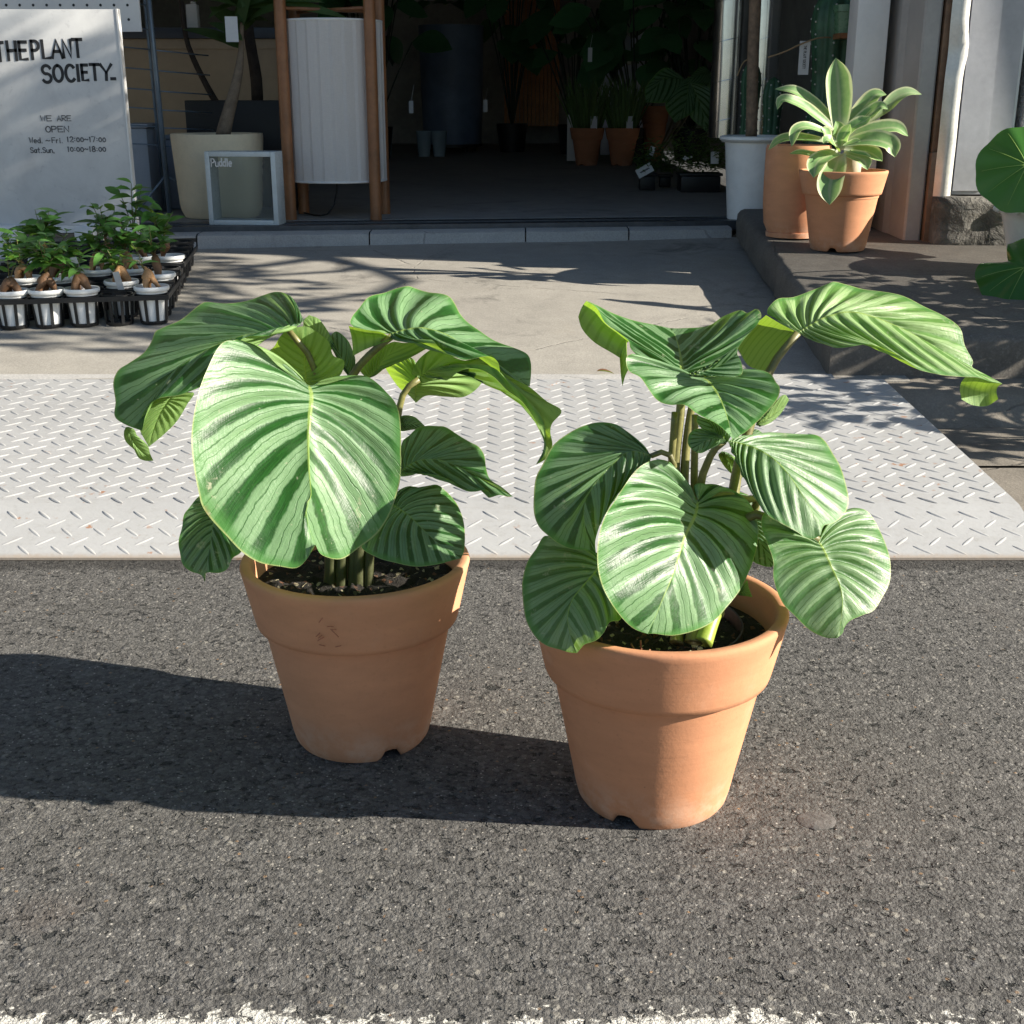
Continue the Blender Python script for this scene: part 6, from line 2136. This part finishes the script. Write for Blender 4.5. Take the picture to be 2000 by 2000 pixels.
# a big leaved plant in a black pot in front of the white panel
mb = MB()
xw0, xw1 = at(1177, 100, 12.8).x, at(1262, 100, 12.8).x
mb.box((xw0, 12.8, FZ), (xw1, 12.84, at(1200, 62, 12.8).z), bev=.004)
tag(obj('display_panel', mb, basic('blue_grey_panel', (.6, .63, .7), .6, var=.06), angle=30, origin=(xw0, 12.8, FZ)), 'pale blue grey upright panel behind the big dark leaves', 'panel')
def bigplant(label, u, v, Y, seed, n, spread, top, pr_=.16, hp=.28):
    c = on(u, v, FZ)
    c = Vector((at(u, v, Y).x, Y, FZ))
    t = thing('broad_leaved_plant', label, 'potted plant', c, 'dark foliage plants in the shop')
    mb = MB()
    mb.lathe([(pr_ * .75, 0), (pr_ * .78, 0), (pr_, hp), (pr_ * .93, hp), (pr_ * .9, hp * .8)], c, 32)
    obj('pot', mb, M_BLACK, t, angle=40)
    st_, lf = MB(), MB()
    rnd = random.Random(seed)
    for q in range(n):
        a = rnd.uniform(0, 6.28)
        hz = FZ + hp + (top - FZ - hp) * rnd.uniform(.35, 1)
        e = Vector((c.x + spread * math.cos(a) * rnd.uniform(.3, 1), c.y + spread * math.sin(a) * rnd.uniform(.2, .7), hz))
        st_.tube(catmull([c + Vector((0, 0, hp * .8)), c.lerp(e, .5) + Vector((0, 0, .15)), e], 8), .007, 5)
        L = rnd.uniform(.25, .45)
        lf.leaf(e, (math.cos(a), math.sin(a) - .4, rnd.uniform(-1, .1)), (math.cos(a) * .4, -1, .6), L, L * rnd.uniform(.28, .4), droop=.4, seg=7, shape=.35)
    obj('stem', st_, M_STEMD, t)
    obj('foliage', lf, M_DKLEAF, t)
    return t
bigplant('dark plant with huge drooping leaves in front of the pale panel', 1238, 300, 11.6, 3, 26, .55, 2.0)
bigplant('tall dark plant with broad leaves between the shop door and the grass pots', 1120, 290, 13.0, 9, 26, .5, 2.2)
bigplant('dark bushy plant near the shop ducts behind the striped calathea', 1345, 320, 11.5, 21, 28, .6, 2.0)
bigplant('dark bushy plant behind the lamp in the deepest shade', 735, 300, 12.0, 33, 26, .4, 2.4)
bigplant('dark bushy plant right of the large navy planter by the back door', 1000, 296, 13.5, 41, 22, .4, 2.5)
for (u0, u1, v0, v1, Y, lb) in ((1148, 1157, 93, 121, 11.0, 'narrow white hanging price tag in the dark foliage by the back door'), (799, 807, 197, 221, 8.5, 'narrow white hanging price tag in the dark foliage behind the lamp'), (944, 952, 195, 219, 11.5, 'narrow white hanging price tag by the navy planter')):
    a, b_ = at(u0, v1, Y), at(u1, v0, Y)
    mb = MB()
    mb.box((a.x, Y, a.z), (b_.x, Y + .002, b_.z))
    mb.tube([((a.x + b_.x) / 2, Y + .001, b_.z), ((a.x + b_.x) / 2 + .02, Y + .03, b_.z + .1)], .0015, 5)
    tag(obj('price_tag', mb, M_TAG, smooth=False, origin=(a.x, Y, a.z)), lb, 'price tag', 'price tags in the shop')

# ================================================================ round leaved plant on the right
M_FARF = m_plainleaf('round_glossy_leaf', (.05, .17, .03), .38, .25, .25, 12, (.3, .6, .03))
fp = Vector((1.78, 4.3, slab_z(4.3)))
ff = thing('leopard_plant', 'round leaved plant in a glossy white ornamental bowl at the right photo edge', 'potted plant', fp)
FH = at(1980, 402, fp.y).z - fp.z
mb = MB()
def scal(p, j, a):
    return p
mb.lathe([(.07, 0), (.078, .0), (.082, .02), (.1, .06), (.128, FH - .05), (.134, FH - .03), (.15, FH - .02), (.154, FH - .008), (.148, FH), (.132, FH - .004), (.124, FH - .04), (.11, FH - .1)], fp, 64)
obj('bowl', mb, basic('white_glazed_ceramic', (.68, .66, .62), .12, var=.08, scale=12), ff, angle=60)
mb = MB()
for q in range(20):
    a = q * .314
    p = fp + Vector((.1515 * math.cos(a), .1515 * math.sin(a), FH - .012))
    mb.lathe([(.0005, -.012), (.01, -.006), (.012, 0), (.01, .006), (.0005, .012)], p, 8)
obj('rim_bead', mb, basic('white_glazed_beads', (.7, .69, .66), .12), ff)
mb = MB()
mb.disk(fp + Vector((0, 0, FH - .05)), .12, 32, rough=.01)
obj('soil', mb, M_SOIL, ff)
def round_leaf(u, v, Y, rad, tilt, yaw, roll=0.0, stalk=None):
    c = at(u, v, Y)
    M3 = Matrix.Rotation(yaw, 3, 'Z') @ Matrix.Rotation(tilt, 3, 'X') @ Matrix.Rotation(roll, 3, 'Z')
    vs, fs = [], []
    ring, seg = 9, 64
    for j in range(ring + 1):
        for k in range(seg):
            a = 2 * math.pi * k / seg
            cut = max(0, 1 - abs(((a - math.pi / 2 + math.pi) % (2 * math.pi)) - math.pi) / .35)
            rr = rad * (j / ring) * (1 + .022 * math.sin(a * 9) * (j / ring) - .55 * cut ** .7 * (j / ring))
            zz = -.22 * rad * (j / ring) ** 2 + .006 * math.cos(a * 9) * (j / ring) + .03 * rad * math.sin(a * 2 + 1)* (j / ring)
            p = M3 @ Vector((rr * math.cos(a), rr * math.sin(a), zz))
            vs.append(c + p)
    for j in range(ring):
        for k in range(seg):
            k2 = (k + 1) % seg
            fs.append((j * seg + k, (j + 1) * seg + k, (j + 1) * seg + k2, j * seg + k2))
    mb = MB()
    mb.add(vs, fs)
    o = obj('leaf', mb, M_FARF, ff)
    mb = MB()
    mb.tube(catmull([fp + Vector((0, 0, FH - .06)), (fp + c) / 2 + Vector((0, 0, .1)), c - M3 @ Vector((0, 0, .004))], 12), .005, 7)
    obj('stem', mb, M_STEM, ff)
    # pale veins as fine raised lines
    mb = MB()
    for q in range(9):
        a = -2.3 + q * .575 - math.pi / 2 + .0
        pts = []
        for w in range(9):
            j = .02 + .85 * w / 8
            zz = -.22 * rad * j ** 2 + .006 * math.cos(a * 9) * j + .03 * rad * math.sin(a * 2 + 1) * j + .0006
            pts.append(c + M3 @ Vector((rad * j * math.cos(a), rad * j * math.sin(a), zz)))
        mb.tube(pts, list(np.linspace(.0016, .0004, 9)), 5)
    obj('vein', mb, basic('pale_vein', (.25, .4, .08), .5) if not bpy.data.materials.get('pale_vein') else bpy.data.materials['pale_vein'], o)
round_leaf(2006, 322, 4.1, .152, 1.05, -.3, -1.5)
round_leaf(2003, 522, 3.95, .146, .72, -.45, .9)
round_leaf(2100, 440, 4.2, .15, .7, -.3)
round_leaf(2120, 300, 4.5, .14, .8, .2)
round_leaf(2150, 540, 4.0, .15, .8, -.2)

# ================================================================ unseen shrubs added to shade the landing, and a street tree out of view
M_SHRUB = m_plainleaf('shrub_leaf', (.05, .13, .04), .3, .4, .4)
def shrub(label, x, y, z0, rx, ry, h, n, seed, L=.09, w=.026):
    t = thing('added_shrub', label, 'shrub', (x, y, z0), 'unseen shrubs added to shade the landing')
    mb = MB()
    mb.lathe([(.1, 0), (.105, 0), (.14, .2), (.148, .2), (.148, .225), (.135, .225), (.13, .18)], (x, y, z0), 32)
    obj('pot', mb, M_TERRA3, t, angle=40)
    rnd = random.Random(seed)
    mb, st_ = MB(), MB()
    for q in range(n):
        a = rnd.uniform(0, 6.28)
        f = rnd.random() ** .5
        e = Vector((x + rx * f * math.cos(a), y + ry * f * math.sin(a), z0 + .2 + (h - .2) * rnd.uniform(.1, 1)))
        if q % 8 == 0:
            st_.tube([(x, y, z0 + .18), ((x + e.x) / 2, (y + e.y) / 2, (z0 + .3 + e.z) / 2), e], [.007, .005, .002], 5)
        mb.leaf(e, (math.cos(a) + rnd.uniform(-.4, .4), math.sin(a) + rnd.uniform(-.4, .4), rnd.uniform(-.5, .7)), (rnd.uniform(-.4, .4), rnd.uniform(-.4, .4), 1), L * rnd.uniform(.6, 1.3), w * rnd.uniform(.7, 1.3), droop=.4, seg=4)
    obj('branch', st_, M_BARK, t)
    obj('foliage', mb, M_SHRUB, t)
shrub('unseen added shrub shading the landing, nearest the road', 2.25, 3.55, slab_z(3.55), .34, .3, .58, 300, 51)
shrub('unseen added shrub shading the landing, middle of the row', 2.35, 3.98, slab_z(3.98), .36, .26, .46, 300, 52)
shrub('unseen added shrub shading the step beside the ramp', 2.15, 3.0, 0.0, .34, .26, .72, 300, 53)
def street_tree(x, y, crown, seed, n):
    t = thing('street_tree', 'leafy street tree shading the shop front from the right', 'tree', (x, y, .2))
    rnd = random.Random(seed)
    mb = MB()
    mb.tube(catmull([(x, y, .0), (x + .05, y - .05, 1.2), (x - .05, y - .1, 2.4), (x, y - .2, 3.4)], 14), list(np.linspace(.075, .03, 14)), 12)
    lf = MB()
    for (cx, cy, cz, r, k) in crown:
        mb.tube(catmull([(x, y - .1, 2.35 + .3 * rnd.random()), ((x + cx) / 2, (y + cy) / 2, cz - .2), (cx, cy, cz)], 8), list(np.linspace(.03, .01, 8)), 7)
        for q in range(int(n * k)):
            d = Vector((rnd.gauss(0, 1), rnd.gauss(0, 1), rnd.gauss(0, .8)))
            d = d.normalized() * r * rnd.random() ** .45
            a = rnd.uniform(0, 6.28)
            lf.leaf(Vector((cx, cy, cz)) + d, (math.cos(a), math.sin(a), rnd.uniform(-.6, .4)), (rnd.uniform(-.5, .5), rnd.uniform(-.5, .5), 1), rnd.uniform(.07, .13), rnd.uniform(.018, .03), droop=.4, seg=3)
    obj('trunk', mb, M_BARK, t)
    obj('crown', lf, M_SHRUB, t)
street_tree(4.1, 4.55, [(2.9, 3.9, 2.25, .55, 1.0), (3.4, 3.6, 2.6, .6, 1.0), (3.0, 4.4, 2.75, .5, .8), (3.7, 4.2, 3.0, .6, 1.0), (3.2, 3.25, 2.2, .4, .7), (4.4, 3.9, 3.4, .7, 1.0), (3.9, 4.1, 3.1, .5, .8)], 5, 420)

# ================================================================ small litter
M_DRY = m_plainleaf('dry_leaf', (.14, .06, .03), .2, .7, .4)
for (u, v, zz, L, a, lb) in ((1165, 728, .098, .05, .1, 'dry brown leaf lying at the back edge of the steel ramp'), (1290, 626, None, .03, .3, 'small grey green leaf lying on the sunlit concrete apron')):
    if zz is None:
        zz = apron_z(3.95) + .006
    p = on(u, v, zz)
    mb = MB()
    mb.leaf(p + Vector((0, 0, .004)), (math.cos(a), math.sin(a), .08), (0, 0, 1), L, L * .22, droop=.25, fold=.5, seg=8)
    tag(obj('fallen_leaf', mb, M_DRY, origin=p), lb, 'leaf', 'fallen leaves')
p = on(1595, 1600, .002)
mb = MB()
vs = [(p.x, p.y, .0012)]
for k in range(28):
    a = k * 2 * math.pi / 28
    r = .021 * (1 + .45 * mnoise.noise(Vector((math.cos(a) * 2, math.sin(a) * 2, 0))))
    vs.append((p.x + r * math.cos(a), p.y + r * .85 * math.sin(a), .001))
for k in range(28):
    a = k * 2 * math.pi / 28
    vs.append((p.x + .0235 * math.cos(a), p.y + .02 * math.sin(a), .0003))
fs = [(0, 1 + k, 1 + (k + 1) % 28) for k in range(28)] + [(1 + k, 29 + k, 29 + (k + 1) % 28, 1 + (k + 1) % 28) for k in range(28)]
mb.add(vs, fs)
tag(obj('gum_spot', mb, basic('flattened_gum', (.105, .098, .092), .85, var=.5, scale=70, bump=.6, bscale=160, bdist=.003), origin=p), 'flattened dark gum spot on the road right of the nearer pot', 'gum spot')
